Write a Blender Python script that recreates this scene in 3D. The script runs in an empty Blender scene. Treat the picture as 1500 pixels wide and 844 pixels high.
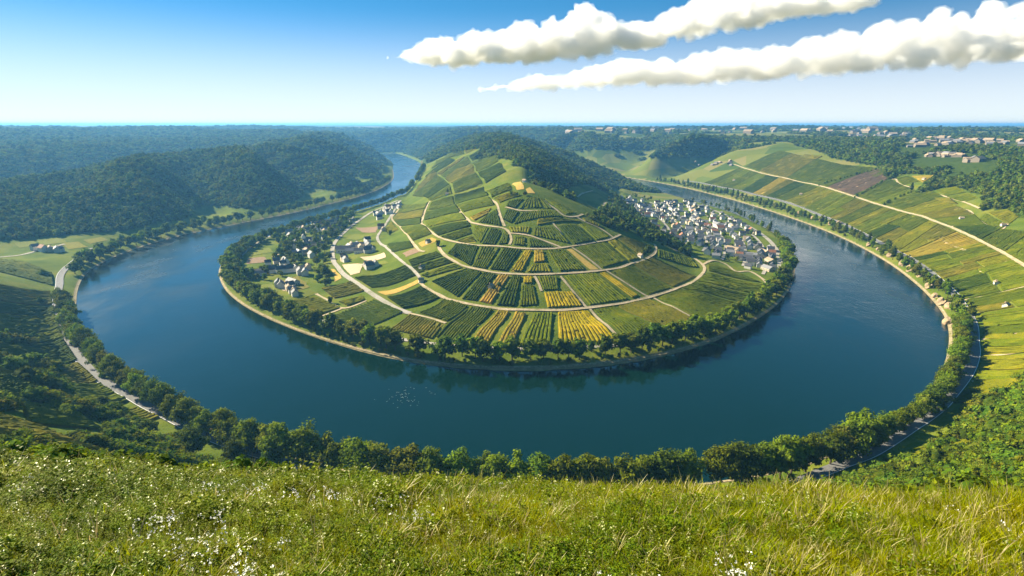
import bpy, math, random
import numpy as np
R = math.radians
C = bpy.context.scene.collection
SC = bpy.context.scene

# ---------------------------------------------------------------- camera, sky, sun, exposure
CAM_Z = 200.0
PITCH = math.atan(240.0 / 800.0)
cam = bpy.data.cameras.new('camera')
cam.sensor_width = 36.0
cam.lens = 36.0 * 800.0 / 1500.0
cam.clip_start = 0.5
cam.clip_end = 120000.0
cam_o = bpy.data.objects.new('camera', cam)
C.objects.link(cam_o)
cam_o.location = (0, 0, CAM_Z)
cam_o.rotation_euler = (math.pi / 2 - PITCH, 0, 0)
SC.camera = cam_o

SUN_AZ = -61.0      # degrees from straight ahead, negative = to the left
SUN_EL = 29.0
world = bpy.data.worlds.new('World')
SC.world = world
world.use_nodes = True
wt = world.node_tree
wt.nodes.clear()
w_out = wt.nodes.new('ShaderNodeOutputWorld')
w_bg = wt.nodes.new('ShaderNodeBackground')
w_sky = wt.nodes.new('ShaderNodeTexSky')
w_sky.sky_type = 'NISHITA'
w_sky.sun_disc = False
w_sky.sun_elevation = R(SUN_EL)
w_sky.sun_rotation = R(SUN_AZ)
w_sky.altitude = 300
w_sky.air_density = 1.0
w_sky.dust_density = 0.0
w_sky.ozone_density = 2.5
# the blue of this clear day deepens quickly above the horizon: sample the sky a little higher up
w_tc = wt.nodes.new('ShaderNodeTexCoord')
w_sep = wt.nodes.new('ShaderNodeSeparateXYZ')
w_mul = wt.nodes.new('ShaderNodeMath'); w_mul.operation = 'MULTIPLY'; w_mul.inputs[1].default_value = 5.0
w_cmb = wt.nodes.new('ShaderNodeCombineXYZ')
w_nrm = wt.nodes.new('ShaderNodeVectorMath'); w_nrm.operation = 'NORMALIZE'
w_hsv = wt.nodes.new('ShaderNodeHueSaturation')
w_hsv.inputs['Saturation'].default_value = 1.3
wt.links.new(w_tc.outputs['Generated'], w_sep.inputs[0])
wt.links.new(w_sep.outputs[0], w_cmb.inputs[0]); wt.links.new(w_sep.outputs[1], w_cmb.inputs[1])
wt.links.new(w_sep.outputs[2], w_mul.inputs[0]); wt.links.new(w_mul.outputs[0], w_cmb.inputs[2])
wt.links.new(w_cmb.outputs[0], w_nrm.inputs[0]); wt.links.new(w_nrm.outputs[0], w_sky.inputs[0])
wt.links.new(w_sky.outputs[0], w_hsv.inputs['Color'])
w_rmp = wt.nodes.new('ShaderNodeValToRGB')      # pale band of air just above the horizon
w_rmp.color_ramp.interpolation = 'EASE'
w_rmp.color_ramp.elements[0].position = 0.0; w_rmp.color_ramp.elements[0].color = (0.92, 0.92, 0.92, 1)
w_rmp.color_ramp.elements[1].position = 0.19; w_rmp.color_ramp.elements[1].color = (0, 0, 0, 1)
w_mx = wt.nodes.new('ShaderNodeMix'); w_mx.data_type = 'RGBA'
w_mx.inputs[7].default_value = (4.1, 4.2, 4.35, 1)
wt.links.new(w_sep.outputs[2], w_rmp.inputs[0]); wt.links.new(w_rmp.outputs[0], w_mx.inputs[0])
w_tint = wt.nodes.new('ShaderNodeMix'); w_tint.data_type = 'RGBA'; w_tint.blend_type = 'MULTIPLY'
w_tint.inputs[0].default_value = 1.0; w_tint.inputs[7].default_value = (1.36, 1.42, 1.10, 1)
wt.links.new(w_hsv.outputs[0], w_tint.inputs[6]); wt.links.new(w_tint.outputs[2], w_mx.inputs[6]); wt.links.new(w_mx.outputs[2], w_bg.inputs['Color'])
w_bg.inputs['Strength'].default_value = 0.066
wt.links.new(w_bg.outputs[0], w_out.inputs['Surface'])

sun = bpy.data.lights.new('sun', 'SUN')
sun.energy = 5.0
sun.angle = R(0.5)
sun.color = (1.0, 0.88, 0.64)
sun_o = bpy.data.objects.new('sun', sun)
C.objects.link(sun_o)
sun_o.location = (-300, 300, 500)
sun_o.rotation_euler = (R(90 - SUN_EL), 0, R(-SUN_AZ) + math.pi)

SC.view_settings.view_transform = 'Standard'
SC.view_settings.look = 'None'
SC.view_settings.exposure = 1.72
SC.view_settings.gamma = 1.0
SC.view_settings.use_curve_mapping = False
SC.cycles.use_denoising = True
SC.cycles.max_bounces = 8
SC.cycles.diffuse_bounces = 3
SC.cycles.glossy_bounces = 3
SC.cycles.transmission_bounces = 3
SC.cycles.transparent_max_bounces = 8
SC.cycles.volume_bounces = 4
SC.cycles.caustics_reflective = False
SC.cycles.caustics_refractive = False

rng = np.random.default_rng(11)
random.seed(11)

# ---------------------------------------------------------------- numeric helpers
def smooth(a, b, x):
    t = np.clip((np.asarray(x, float) - a) / (b - a), 0, 1)
    return t * t * (3 - 2 * t)

_G = np.random.default_rng(5).random(65536)
def _hash(ix, iy):
    return _G[((ix * 73856093) ^ (iy * 19349663)) & 65535]

def vnoise(x, y):
    """smooth value noise in -1..1"""
    x = np.asarray(x, float); y = np.asarray(y, float)
    ix = np.floor(x).astype(np.int64); iy = np.floor(y).astype(np.int64)
    fx = x - ix; fy = y - iy
    u = fx * fx * fx * (fx * (fx * 6 - 15) + 10); v = fy * fy * fy * (fy * (fy * 6 - 15) + 10)
    a = _hash(ix, iy); b = _hash(ix + 1, iy); c = _hash(ix, iy + 1); d = _hash(ix + 1, iy + 1)
    return 2 * ((a * (1 - u) + b * u) * (1 - v) + (c * (1 - u) + d * u) * v) - 1

def fbm(x, y, o=4):
    s = 0; a = 1.0; t = 0
    for i in range(o):
        s = s + a * vnoise(x * 2 ** i + 17.3 * i, y * 2 ** i - 9.1 * i); t += a; a *= 0.5
    return s / t

def ray_dir(px, py):
    a = (np.asarray(px, float) - 750) / 800.0
    b = (np.asarray(py, float) - 422) / 800.0
    cp, sp = math.cos(PITCH), math.sin(PITCH)
    return a, cp - b * sp, -(sp + b * cp)

def px_flat(pts, z=0.0):
    p = np.asarray(pts, float)
    a, b, c = ray_dir(p[:, 0], p[:, 1])
    t = (CAM_Z - z) / -c
    return np.stack([a * t, b * t], 1)

def spline(P, step):
    """Catmull-Rom through P, resampled at about `step` metres"""
    P = np.asarray(P, float)
    Q = np.vstack([2 * P[0] - P[1], P, 2 * P[-1] - P[-2]])
    out = []
    for i in range(1, len(Q) - 2):
        n = max(2, int(np.linalg.norm(Q[i + 1] - Q[i]) / step * 2))
        t = np.linspace(0, 1, n, endpoint=False)[:, None]
        p0, p1, p2, p3 = Q[i - 1], Q[i], Q[i + 1], Q[i + 2]
        out.append(0.5 * ((2 * p1) + (-p0 + p2) * t + (2 * p0 - 5 * p1 + 4 * p2 - p3) * t * t + (-p0 + 3 * p1 - 3 * p2 + p3) * t ** 3))
    out = np.vstack(out + [P[-1:]])
    return resample(out, step)

def resample(L, step):
    L = np.asarray(L, float)
    s = np.concatenate([[0], np.cumsum(np.linalg.norm(np.diff(L, axis=0), axis=1))])
    n = max(2, int(round(s[-1] / step)) + 1)
    q = np.linspace(0, s[-1], n)
    return np.stack([np.interp(q, s, L[:, k]) for k in range(L.shape[1])], 1)

# ---------------------------------------------------------------- the river banks (world metres)
OUT_PX = [(572, 252), (576, 262), (560, 275), (530, 287), (480, 300), (430, 312), (380, 322), (330, 332), (280, 342), (230, 355),
          (180, 372), (142, 390), (124, 404), (114, 425), (112, 455), (120, 485), (142, 515), (182, 550), (230, 583), (280, 612),
          (330, 637), (400, 662), (470, 682), (550, 697), (650, 709), (750, 716), (850, 718), (950, 716), (1050, 707), (1120, 695),
          (1180, 680), (1240, 655), (1290, 630), (1332, 604), (1362, 572), (1382, 538), (1390, 500), (1386, 470), (1370, 445),
          (1340, 415), (1300, 385), (1250, 357), (1200, 335), (1150, 317), (1100, 301), (1050, 287), (1000, 275), (955, 266.5), (915, 260)]
IN_PX = [(617, 263), (618, 268), (610, 280), (590, 291), (550, 302), (500, 316), (450, 330), (400, 346), (360, 361), (335, 376), (322, 392),
         (321, 406), (331, 426), (351, 444), (380, 461), (420, 479), (470, 497), (530, 515), (600, 530), (680, 539.5), (760, 542.5),
         (840, 540), (920, 531), (990, 517), (1050, 498), (1100, 473), (1140, 445), (1160, 416), (1164, 388), (1153, 362), (1133, 341),
         (1105, 326), (1070, 311), (1020, 296), (970, 282), (930, 272), (905, 266)]
out_w = px_flat(OUT_PX); in_w = px_flat(IN_PX)
# carry both banks on beyond what the loop shows
out_w = np.vstack([[(-1500, 6000), (-1150, 4600), (-820, 3600), (-640, 3000), (-560, 2620)], out_w[1:], [(300, 2560), (40, 2800), (-60, 3200)]])
in_w = np.vstack([[(-1380, 6000), (-1030, 4640), (-690, 3640), (-500, 3030), (-430, 2640)], in_w[1:], [(290, 2400), (60, 2560), (-160, 2900), (-200, 3200)]])
OUT = spline(out_w, 24.0); IN = spline(in_w, 24.0)

def seg_dist(px, py, L):
    """distance to polyline L, and the arc position of the nearest point"""
    px = np.asarray(px, np.float32).ravel(); py = np.asarray(py, np.float32).ravel()
    best = np.full(px.shape, 1e18, np.float32); arc = np.zeros(px.shape, np.float32)
    s = 0.0
    for i in range(len(L) - 1):
        ax, ay = L[i]; bx, by = L[i + 1]
        dx, dy = bx - ax, by - ay
        l2 = dx * dx + dy * dy
        t = np.clip(((px - ax) * dx + (py - ay) * dy) / l2, 0, 1)
        d = (px - ax - t * dx) ** 2 + (py - ay - t * dy) ** 2
        m = d < best
        best[m] = d[m]; arc[m] = s + t[m] * math.sqrt(l2)
        s += math.sqrt(l2)
    return np.sqrt(best), arc

def in_poly(px, py, P):
    px = np.asarray(px); py = np.asarray(py)
    r = np.zeros(px.shape, bool)
    n = len(P)
    j = n - 1
    for i in range(n):
        xi, yi = P[i]; xj, yj = P[j]
        if yi != yj:
            c = ((yi > py) != (yj > py)) & (px < (xj - xi) * (py - yi) / (yj - yi) + xi)
            r ^= c
        j = i
    return r

# ---------------------------------------------------------------- land heights
def plateau(x, y):
    r = np.hypot(x, y)
    z = 140 + 10 * fbm(x / 700, y / 700 + 3, 4)
    lf = smooth(200, -1200, x)
    z = z + smooth(1700, 3800, r) * ((40 + 14 * lf) * (0.55 - 1.5 * np.abs(fbm(x / 2100 + 7.7, y / 1500, 4))) + 10 * fbm(x / 600, y / 500 + 4, 3))
    z = z + smooth(6000, 14000, r) * 30 * fbm(x / 6000, y / 4200 + 1.2, 3)
    return np.where(z > 160, 160 + 14 * np.tanh((z - 160) / 20), z)

GX0, GX1, GY0, GY1, GS = -2600.0, 2600.0, -400.0, 4400.0, 5.0
gx = np.arange(GX0, GX1 + 1, GS); gy = np.arange(GY0, GY1 + 1, GS)
XX, YY = np.meshgrid(gx, gy)
x_, y_ = XX.ravel(), YY.ravel()
d_out, s_out = seg_dist(x_, y_, OUT)
d_in, s_in = seg_dist(x_, y_, IN)
inside = in_poly(x_, y_, np.vstack([IN, [(4000, 3300), (4000, 9000), (-1380, 9000)]]) if False else np.vstack([IN, [(-200, 8000), (-1380, 8000)]]))
river = in_poly(x_, y_, np.vstack([OUT, IN[::-1]]))
outer = ~inside & ~river

DT = [0, 4, 12, 25, 40, 60, 90, 120, 180, 250, 320, 400, 550, 800, 1500]
STN = [  # (bank pixel, heights at the distances DT)
    ((-900, 4000), [0, 2, 4, 8, 16, 28, 42, 56, 85, 115, 136, 144, 150, 150, 150]),
    ((560, 275), [0, 2, 4, 6, 10, 18, 32, 46, 70, 93, 111, 121, 128, 134, 142]),
    ((330, 332), [0, 2, 4, 6, 8, 13, 25, 38, 62, 84, 100, 112, 122, 130, 138]),
    ((230, 355), [0, 2, 4, 5, 6, 9, 16, 26, 48, 72, 92, 108, 122, 132, 138]),
    ((165, 378), [0, 2, 4, 5, 6, 7, 8, 10, 13, 18, 26, 36, 55, 85, 110]),
    ((124, 404), [0, 2, 4, 5, 7, 12, 22, 30, 38, 42, 42, 44, 55, 80, 100]),
    ((112, 440), [0, 2, 4, 5, 13, 27, 46, 60, 78, 88, 92, 92, 92, 100, 110]),
    ((142, 515), [0, 2, 4, 5, 13, 28, 52, 76, 120, 150, 158, 150, 130, 120, 120]),
    ((280, 612), [0, 2, 4, 5, 15, 31, 55, 79, 128, 184, 206, 214, 214, 210, 200]),
    ((750, 716), [0, 2, 4, 5, 16, 33, 58, 82, 131, 188, 212, 222, 222, 220, 210]),
    ((1180, 680), [0, 2, 4, 5, 15, 31, 55, 79, 128, 182, 206, 216, 216, 210, 200]),
    ((1362, 572), [0, 2, 4, 5, 13, 27, 48, 68, 104, 138, 158, 170, 176, 180, 180]),
    ((1386, 470), [0, 2, 5, 7, 14, 24, 40, 55, 80, 104, 122, 136, 148, 156, 160]),
    ((1300, 385), [0, 2, 5, 8, 12, 20, 32, 43, 65, 88, 108, 124, 138, 146, 152]),
    ((1100, 301), [0, 2, 5, 8, 11, 17, 26, 36, 56, 78, 98, 115, 134, 144, 150]),
    ((985, 272), [0, 2, 4, 6, 8, 12, 20, 30, 52, 78, 100, 118, 134, 142, 146]),
    ((60, 2800), [0, 2, 4, 7, 12, 22, 40, 55, 80, 104, 122, 132, 140, 146, 150])]
def stations():
    out = []
    for p, hs in STN:
        q = np.array([p], float) if (p[1] > 1000) else px_flat([p])
        _, a = seg_dist(q[:, 0], q[:, 1], OUT)
        out.append((float(a[0]), hs))
    out.sort(key=lambda t: t[0])
    return out
STS = stations()
ss = np.array([t[0] for t in STS])
k = np.clip(np.searchsorted(ss, s_out) - 1, 0, len(ss) - 2)
tt = np.clip((s_out - ss[k]) / (ss[k + 1] - ss[k]), 0, 1)
tt = tt * tt * (3 - 2 * tt)
rows = np.stack([np.interp(d_out, DT, t[1]) for t in STS])
ar = np.arange(len(x_))
h_out = rows[k, ar] * (1 - tt) + rows[k + 1, ar] * tt
pl = plateau(x_, y_)
far_w = smooth(420, 900, d_out) * smooth(200, 1000, np.hypot(x_ + 600, (y_ - 700)) )
h_out = h_out + (pl - 142) * smooth(250, 700, d_out) * 0.9
h_out = h_out * (1 - far_w * 0.5) + pl * far_w * 0.5
# spurs and gullies across the wooded valley sides
gl = np.where(y_ > 900, 1.0, 0.0) * smooth(900, 1300, y_) * np.where(x_ > 560, smooth(1950, 2150, y_), 1.0)
wob = 70 * vnoise(x_ / 330 + 3, y_ / 330) + 14 * vnoise(x_ / 90 + 3, y_ / 90)
slant = np.where(x_ < 0, 0.95, -0.2)
rid = np.sin((s_out + wob + slant * d_out) / 400.0 * 2 * math.pi) * (0.75 + 0.45 * vnoise(s_out / 400.0 + 5, d_out / 300.0))
rid2 = 1 - np.abs(vnoise((s_out + wob) / 75.0 + 40, d_out / 260.0 + 7.2)) * 2
bump = smooth(25, 150, d_out) * smooth(620, 330, d_out)
h_out = h_out + gl * bump * (np.where(x_ < 0, 52, 46) * (rid - 0.25) + 9 * rid2)
# the side valley at the far left: a low spur before the long ridge
sp = np.exp(-(((x_ + 860) / 150.0) ** 2 + ((y_ - 1080) / 90.0) ** 2))
h_out = np.where(outer, h_out + 34 * sp * smooth(60, 200, d_out), h_out)
# the long ridge on the left drops at its southern end; a side valley lies behind it
fl = np.interp(y_ + 0.15 * (x_ + 900), [600, 760, 850, 957, 1100, 1260, 1500], [1.0, 0.45, 0.28, 0.42, 0.62, 0.78, 0.92])
lw = outer & (x_ < -450) & (y_ > 600)
h_out = np.where(lw, 6 + (h_out - 6) * (1 - (1 - fl) * smooth(60, 160, d_out)), h_out)
h_out = h_out - np.where(lw, 105 * np.exp(-((x_ + 1370) / 230.0) ** 2) * smooth(2900, 2200, y_) * smooth(1000, 1500, y_), 0)
h_out = np.where(outer & (d_out > 8), np.maximum(h_out, 2.5), h_out)
# vineyard slope on the right: long soft folds
gr = smooth(300, 500, x_) * smooth(350, 600, y_) * smooth(2100, 1700, y_)
h_out = h_out + gr * smooth(60, 200, d_out) * 7 * fbm(s_out / 260.0, d_out / 200.0 + 5, 3)
# the meadow on which the photographer's hill ends
plane = 194.55 - 0.466 * np.maximum(y_, -20) + 0.85 * np.maximum(np.abs(x_) - 42, 0) + 0.0016 * np.maximum(-y_, 0)
d_ = (h_out - plane) / 3.0
h_out = np.where((np.abs(x_) < 260) & (y_ < 260) , np.where(np.abs(d_) < 1, np.minimum(h_out, plane) - 0.75 * (1 - np.abs(d_)) ** 2, np.minimum(h_out, plane)), h_out)

# the peninsula: flat shoulders left and right, a cone that faces the camera, a wooded ridge behind it
Y0 = 878.0
def crest_x(y): return np.interp(y, [400, 700, 880, 1300, 1700, 2300, 3200], [18, 18, 16, 28, -20, -60, -300])
def crest_z(y): return np.interp(y, [880, 960, 1050, 1150, 1300, 1500, 1750, 2100, 2600, 3400], [0, -1, 2, 8, 18, 26, 38, 44, 44, 44]) + 109
def base_l(y): return np.interp(y, [500, 880, 1100, 1300, 1530, 1800, 2200, 2700], [-225, -228, -250, -275, -315, -420, -480, -520])
def base_r(y): return np.interp(y, [500, 880, 1000, 1300, 1500, 1700, 1950, 2300], [290, 290, 285, 290, 300, 345, 440, 440])
def prof(p):
    p = np.clip(p, 0, 1.4)
    q = 1 - p
    return np.where(q > 0.0, q + 0.022 * np.log1p(np.exp(-(q - 0.06) * 60)) - 0.05 * np.exp(-(p / 0.10) ** 2), 0.022 * np.log1p(np.exp(-(q - 0.06) * 60)) * np.exp(-np.maximum(-q, 0) * 20))
ux = x_ - crest_x(y_)
wl = crest_x(y_) - base_l(y_); wr = base_r(y_) - crest_x(y_)
wx = np.where(ux < 0, wl, wr)
rho_n = np.sqrt((ux / wx) ** 2 + (np.maximum(Y0 - y_, 0) / 395.0) ** 2)
rho = np.where(y_ < Y0, rho_n, np.abs(ux) / wx)
h_in = np.interp(d_in, [0, 3, 8, 25, 70, 200], [0, 1.6, 2.6, 3.6, 5, 7]) + crest_z(y_) * prof(rho)
# ridge behind: knolls and side gullies
rb = smooth(900, 1100, y_)
h_in = h_in + rb * smooth(20, 90, h_in) * (16 * fbm(x_ / 190 + 1.3, y_ / 230, 4) + 10 * (1 - 2 * np.abs(vnoise(y_ / 150.0 + 0.4 + x_ / 900, x_ / 500.0))))
# hollow just behind the cone on its right side
h_in = h_in - 26 * np.exp(-(((x_ - 110) / 80.0) ** 2 + ((y_ - 1040) / 70.0) ** 2))
# well beyond the loop the land between the two reaches is a plateau again
bk = smooth(2500, 3100, y_)
hb = np.interp(d_in, DT, STN[0][1]) + (pl - 142) * smooth(250, 700, d_in) + 22 * rid * smooth(25, 150, d_in) * smooth(620, 330, d_in)
h_in = h_in * (1 - bk) + hb * bk
h_in = h_in + smooth(10, 30, h_in) * 1.2 * fbm(x_ / 60.0, y_ / 60.0, 3)

d_riv = np.minimum(d_out, d_in)
hh = np.where(river, -np.minimum(d_riv * 0.5, 4.0), np.where(inside, h_in, h_out))
hh = np.where((y_ > 4000), hh * (1 - smooth(4000, 4380, y_)) + pl * smooth(4000, 4380, y_), hh)
ew = smooth(2200, 2580, np.abs(x_))
hh = hh * (1 - ew) + pl * ew
HG = hh.reshape(XX.shape)
def blur(a):
    b = np.pad(a, 1, mode='edge')
    return (b[:-2, 1:-1] + b[2:, 1:-1] + b[1:-1, :-2] + b[1:-1, 2:] + 2 * b[1:-1, 1:-1]) / 6
B = HG
for _ in range(5): B = blur(B)
wgt = (smooth(40, 90, d_riv) * smooth(90, 140, np.hypot(x_, y_))).reshape(XX.shape)
HG = HG * (1 - wgt) + B * wgt
DRV = np.where(y_ > 3950, 500.0, np.where(river, -d_riv, d_riv)).reshape(XX.shape)
INS = inside.reshape(XX.shape)

def grid_at(A, x, y):
    fx = np.clip((np.asarray(x, float) - GX0) / GS, 0, len(gx) - 1.001); fy = np.clip((np.asarray(y, float) - GY0) / GS, 0, len(gy) - 1.001)
    ix = fx.astype(int); iy = fy.astype(int)
    u = fx - ix; v = fy - iy
    return (A[iy, ix] * (1 - u) + A[iy, ix + 1] * u) * (1 - v) + (A[iy + 1, ix] * (1 - u) + A[iy + 1, ix + 1] * u) * v

def inside_grid(x, y):
    return (x > GX0) & (x < GX1) & (y > GY0) & (y < GY1)

def H(x, y):
    x = np.asarray(x, float); y = np.asarray(y, float)
    g = grid_at(HG, x, y)
    ins = inside_grid(x, y)
    if ins.all(): return g
    return np.where(ins, g, plateau(x, y))

def unproj(pts, z_off=0.0):
    """where the sight lines through these picture points meet the land"""
    p = np.asarray(pts, float)
    a, b, c = ray_dir(p[:, 0], p[:, 1])
    n = len(p)
    t = np.full(n, 6.0); prev = t.copy(); hit = np.zeros(n, bool); res = np.full(n, 5000.0)
    while not hit.all() and t.min() < 9000:
        gap = CAM_Z + c * t - np.maximum(H(a * t, b * t), 0)
        new = (~hit) & (gap <= 0)
        if new.any():
            lo = prev.copy(); hi = t.copy()
            for _ in range(24):
                m = (lo + hi) / 2
                g = CAM_Z + c * m - np.maximum(H(a * m, b * m), 0)
                lo = np.where(g > 0, m, lo); hi = np.where(g > 0, hi, m)
            res[new] = hi[new]; hit |= new
        prev = np.where(hit, prev, t)
        t = np.where(hit, t, t + np.maximum(1.0, np.minimum(gap * 0.7, t * 0.02 + 2)))
    return np.stack([a * res, b * res], 1)

# ---------------------------------------------------------------- object helpers
def mesh_np(name, V, F, mats=(), mat_idx=None, smooth_shade=False):
    """V (n,3) float, F (m,k) int of equal k, or a list of such arrays"""
    me = bpy.data.meshes.new(name)
    Fs = F if isinstance(F, list) else [F]
    Fs = [np.asarray(f, np.int32) for f in Fs if len(f)]
    V = np.asarray(V, np.float32)
    me.vertices.add(len(V)); me.vertices.foreach_set('co', V.ravel())
    nl = sum(f.size for f in Fs); nf = sum(len(f) for f in Fs)
    me.loops.add(nl); me.polygons.add(nf)
    me.loops.foreach_set('vertex_index', np.concatenate([f.ravel() for f in Fs]))
    tot = np.concatenate([np.full(len(f), f.shape[1], np.int32) for f in Fs])
    st = np.concatenate([[0], np.cumsum(tot)[:-1]]).astype(np.int32)
    me.polygons.foreach_set('loop_start', st)
    if mat_idx is not None: me.polygons.foreach_set('material_index', np.asarray(mat_idx, np.int32))
    me.polygons.foreach_set('use_smooth', np.full(nf, smooth_shade, bool))
    for m in mats: me.materials.append(m)
    me.update(calc_edges=True)
    return me

def obj(name, me, parent=None, label=None, cat=None, group=None, kind=None, loc=None, rz=None, scale=None):
    o = bpy.data.objects.new(name, me)
    C.objects.link(o)
    if parent is not None: o.parent = parent
    if label: o['label'] = label
    if cat: o['category'] = cat
    if group: o['group'] = group
    if kind: o['kind'] = kind
    if loc is not None: o.location = loc
    if rz is not None: o.rotation_euler = (0, 0, rz)
    if scale is not None: o.scale = scale if hasattr(scale, '__len__') else (scale,) * 3
    return o

def vattr(me, name, data, typ='FLOAT'):
    a = me.attributes.new(name, typ, 'POINT')
    a.data.foreach_set('value' if typ == 'FLOAT' else ('vector' if typ == 'FLOAT_VECTOR' else 'color'), np.asarray(data, np.float32).ravel())

def fattr(me, name, data):
    a = me.attributes.new(name, 'FLOAT', 'FACE')
    a.data.foreach_set('value', np.asarray(data, np.float32).ravel())

class NT:
    def __init__(s, name):
        s.m = bpy.data.materials.new(name); s.m.use_nodes = True
        s.t = s.m.node_tree; s.t.nodes.clear()
        s.out = s.t.nodes.new('ShaderNodeOutputMaterial')
    def n(s, typ, **kw):
        nd = s.t.nodes.new(typ)
        for k_, v in kw.items():
            if k_.startswith('i_'):
                key = k_[2:]
                key = int(key) if key.isdigit() else key.replace('_', ' ')
                if isinstance(v, bpy.types.NodeSocket): s.t.links.new(v, nd.inputs[key])
                else: nd.inputs[key].default_value = v
            else: setattr(nd, k_, v)
        return nd
    def noise(s, vec, scale, detail=4.0, rough=0.6):
        return s.n('ShaderNodeTexNoise', i_Vector=vec, i_Scale=scale, i_Detail=detail, i_Roughness=rough).outputs['Fac']
    def ramp(s, fac, stops):
        r = s.n('ShaderNodeValToRGB', i_Fac=fac)
        e = r.color_ramp.elements
        while len(e) < len(stops): e.new(0.5)
        for q, (p, c) in zip(e, stops):
            q.position = p; q.color = (*c, 1) if len(c) == 3 else c
        return r.outputs[0]
    def mix(s, fac, a, b, typ='MIX'):
        m = s.n('ShaderNodeMix', data_type='RGBA', blend_type=typ)
        for sock, v in ((m.inputs[0], fac), (m.inputs[6], a), (m.inputs[7], b)):
            if isinstance(v, bpy.types.NodeSocket): s.t.links.new(v, sock)
            else: sock.default_value = v if not hasattr(v, '__len__') else ((*v, 1) if len(v) == 3 else v)
        return m.outputs[2]
    def math(s, op, a, b=0.0, c=None):
        kw = dict(i_0=a, i_1=b)
        if c is not None: kw['i_2'] = c
        return s.n('ShaderNodeMath', operation=op, **kw).outputs[0]
    def attr(s, name):
        return s.n('ShaderNodeAttribute', attribute_name=name).outputs['Fac']
    def pos(s):
        return s.n('ShaderNodeNewGeometry').outputs['Position']
    def bsdf(s, color, rough=0.8, spec=0.2, normal=None, **kw):
        b = s.n('ShaderNodeBsdfPrincipled', i_Roughness=rough)
        b.inputs['Specular IOR Level'].default_value = spec
        if isinstance(color, bpy.types.NodeSocket): s.t.links.new(color, b.inputs['Base Color'])
        else: b.inputs['Base Color'].default_value = (*color, 1)
        if normal is not None: s.t.links.new(normal, b.inputs['Normal'])
        return b.outputs[0]
    def done(s, sh, vol=None):
        if sh is not None: s.t.links.new(sh, s.out.inputs['Surface'])
        if vol is not None: s.t.links.new(vol, s.out.inputs['Volume'])
        return s.m
# ---------------------------------------------------------------- ground sheet, fine where the view is fine
def radii():
    r = [3.0]
    while r[-1] < 34000:
        q = r[-1]
        dr = q * 0.014
        if 230 < q < 1700: dr = max(min(q * 0.014, q * q / (200 * 546.0) * 1.1), 1.2)
        elif q >= 1700: dr = q * 0.0125
        r.append(q + dr)
    return np.array(r)
rr = radii()
ang = np.concatenate([np.arange(-180, -53, 2.0), np.arange(-53, 53, 0.088), np.arange(53, 180, 2.0)])
ang = np.radians(ang)
NR, NA = len(rr), len(ang)
TX = (rr[:, None] * np.sin(ang)[None, :]).ravel(); TY = (rr[:, None] * np.cos(ang)[None, :]).ravel()
TZ = H(TX, TY)
near = smooth(160, 60, np.hypot(TX, TY))
TZ = TZ + near * 0.35 * fbm(TX / 5.0, TY / 5.0, 4)
i0 = (np.arange(NR - 1)[:, None] * NA + np.arange(NA)[None, :])
i1 = (np.arange(NR - 1)[:, None] * NA + np.roll(np.arange(NA), -1)[None, :])
TF = np.stack([i0, i1, i1 + NA, i0 + NA], -1).reshape(-1, 4)[:, ::-1]
cen = len(TX)
V = np.vstack([np.stack([TX, TY, TZ], 1), [[0, 0, H(np.array([0.0]), np.array([0.0]))[0]]]])
fan = np.stack([np.full(NA, cen), np.roll(np.arange(NA), -1), np.arange(NA)], 1)[:, ::-1]

# land cover
tins = inside_grid(TX, TY)
tdr = np.where(tins, grid_at(DRV, TX, TY), 9999)
tin = np.where(tins, grid_at(INS.astype(float), TX, TY), 0) > 0.5

def land_masks(x, y):
    """share of wood at a place (0..1): the left valley side and plateau, the ridge behind the cone, the hills at the back, the right plateau"""
    ins = inside_grid(x, y)
    d = np.where(ins, grid_at(DRV, x, y), 9999)
    i = np.where(ins, grid_at(INS.astype(float), x, y), 0) > 0.5
    z = H(x, y)
    n = fbm(x / 90.0, y / 90.0, 3)
    n2 = fbm(x / 260.0 + 9, y / 260.0, 3)
    # left side
    L = (~i) & (x < 200) & (y > 850)
    wood_l = L & (d > 40) & ((z > 17 + 4 * n) | (x > -480) | ((y > 2250) & (z > 6)))
    # hills at the back, beyond the right reach
    Bk = (~i) & (x >= 200) & (y > 2080) 
    wood_b = Bk & (d > 40) & ((z > 78 + 34 * n2) | (n2 > 0.34))
    # ridge behind the cone
    ux = x - crest_x(y)
    lim = np.interp(y, [790, 850, 900, 950, 1050, 1300, 1700, 2200], [200, 120, 55, 25, 5, -40, -90, -200])
    wood_r = i & (y > 800) & ((ux > lim + 25 * n) | (y > 2150)) & ((z > 20 + 6 * n) | ((y > 2300) & (z > 7))) & (y < 4500)
    low_r = i & (y > 1640) & (x > 60) & (z < 30) & (d > 20)
    # right plateau
    Rt = (~i) & (x > 420) & (y > 150) & (y <= 2200)
    edge = right_edge(x, y)
    wood_p = Rt & (d > 120) & (edge > 20 * n)
    open_ = fbm(x / 420.0 + 3, y / 300.0, 3)
    opn = (x > 420) & (np.hypot(x, y) > 2300) & (open_ > -0.02)
    wood_p &= ~opn; wood_b &= ~((z > 120) & opn)
    vp_ = in_poly(x, y, SIDE_V)
    wood_r &= ~vp_
    return dict(left=wood_l, back=wood_b, ridge=wood_r | low_r, plat=wood_p)

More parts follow.
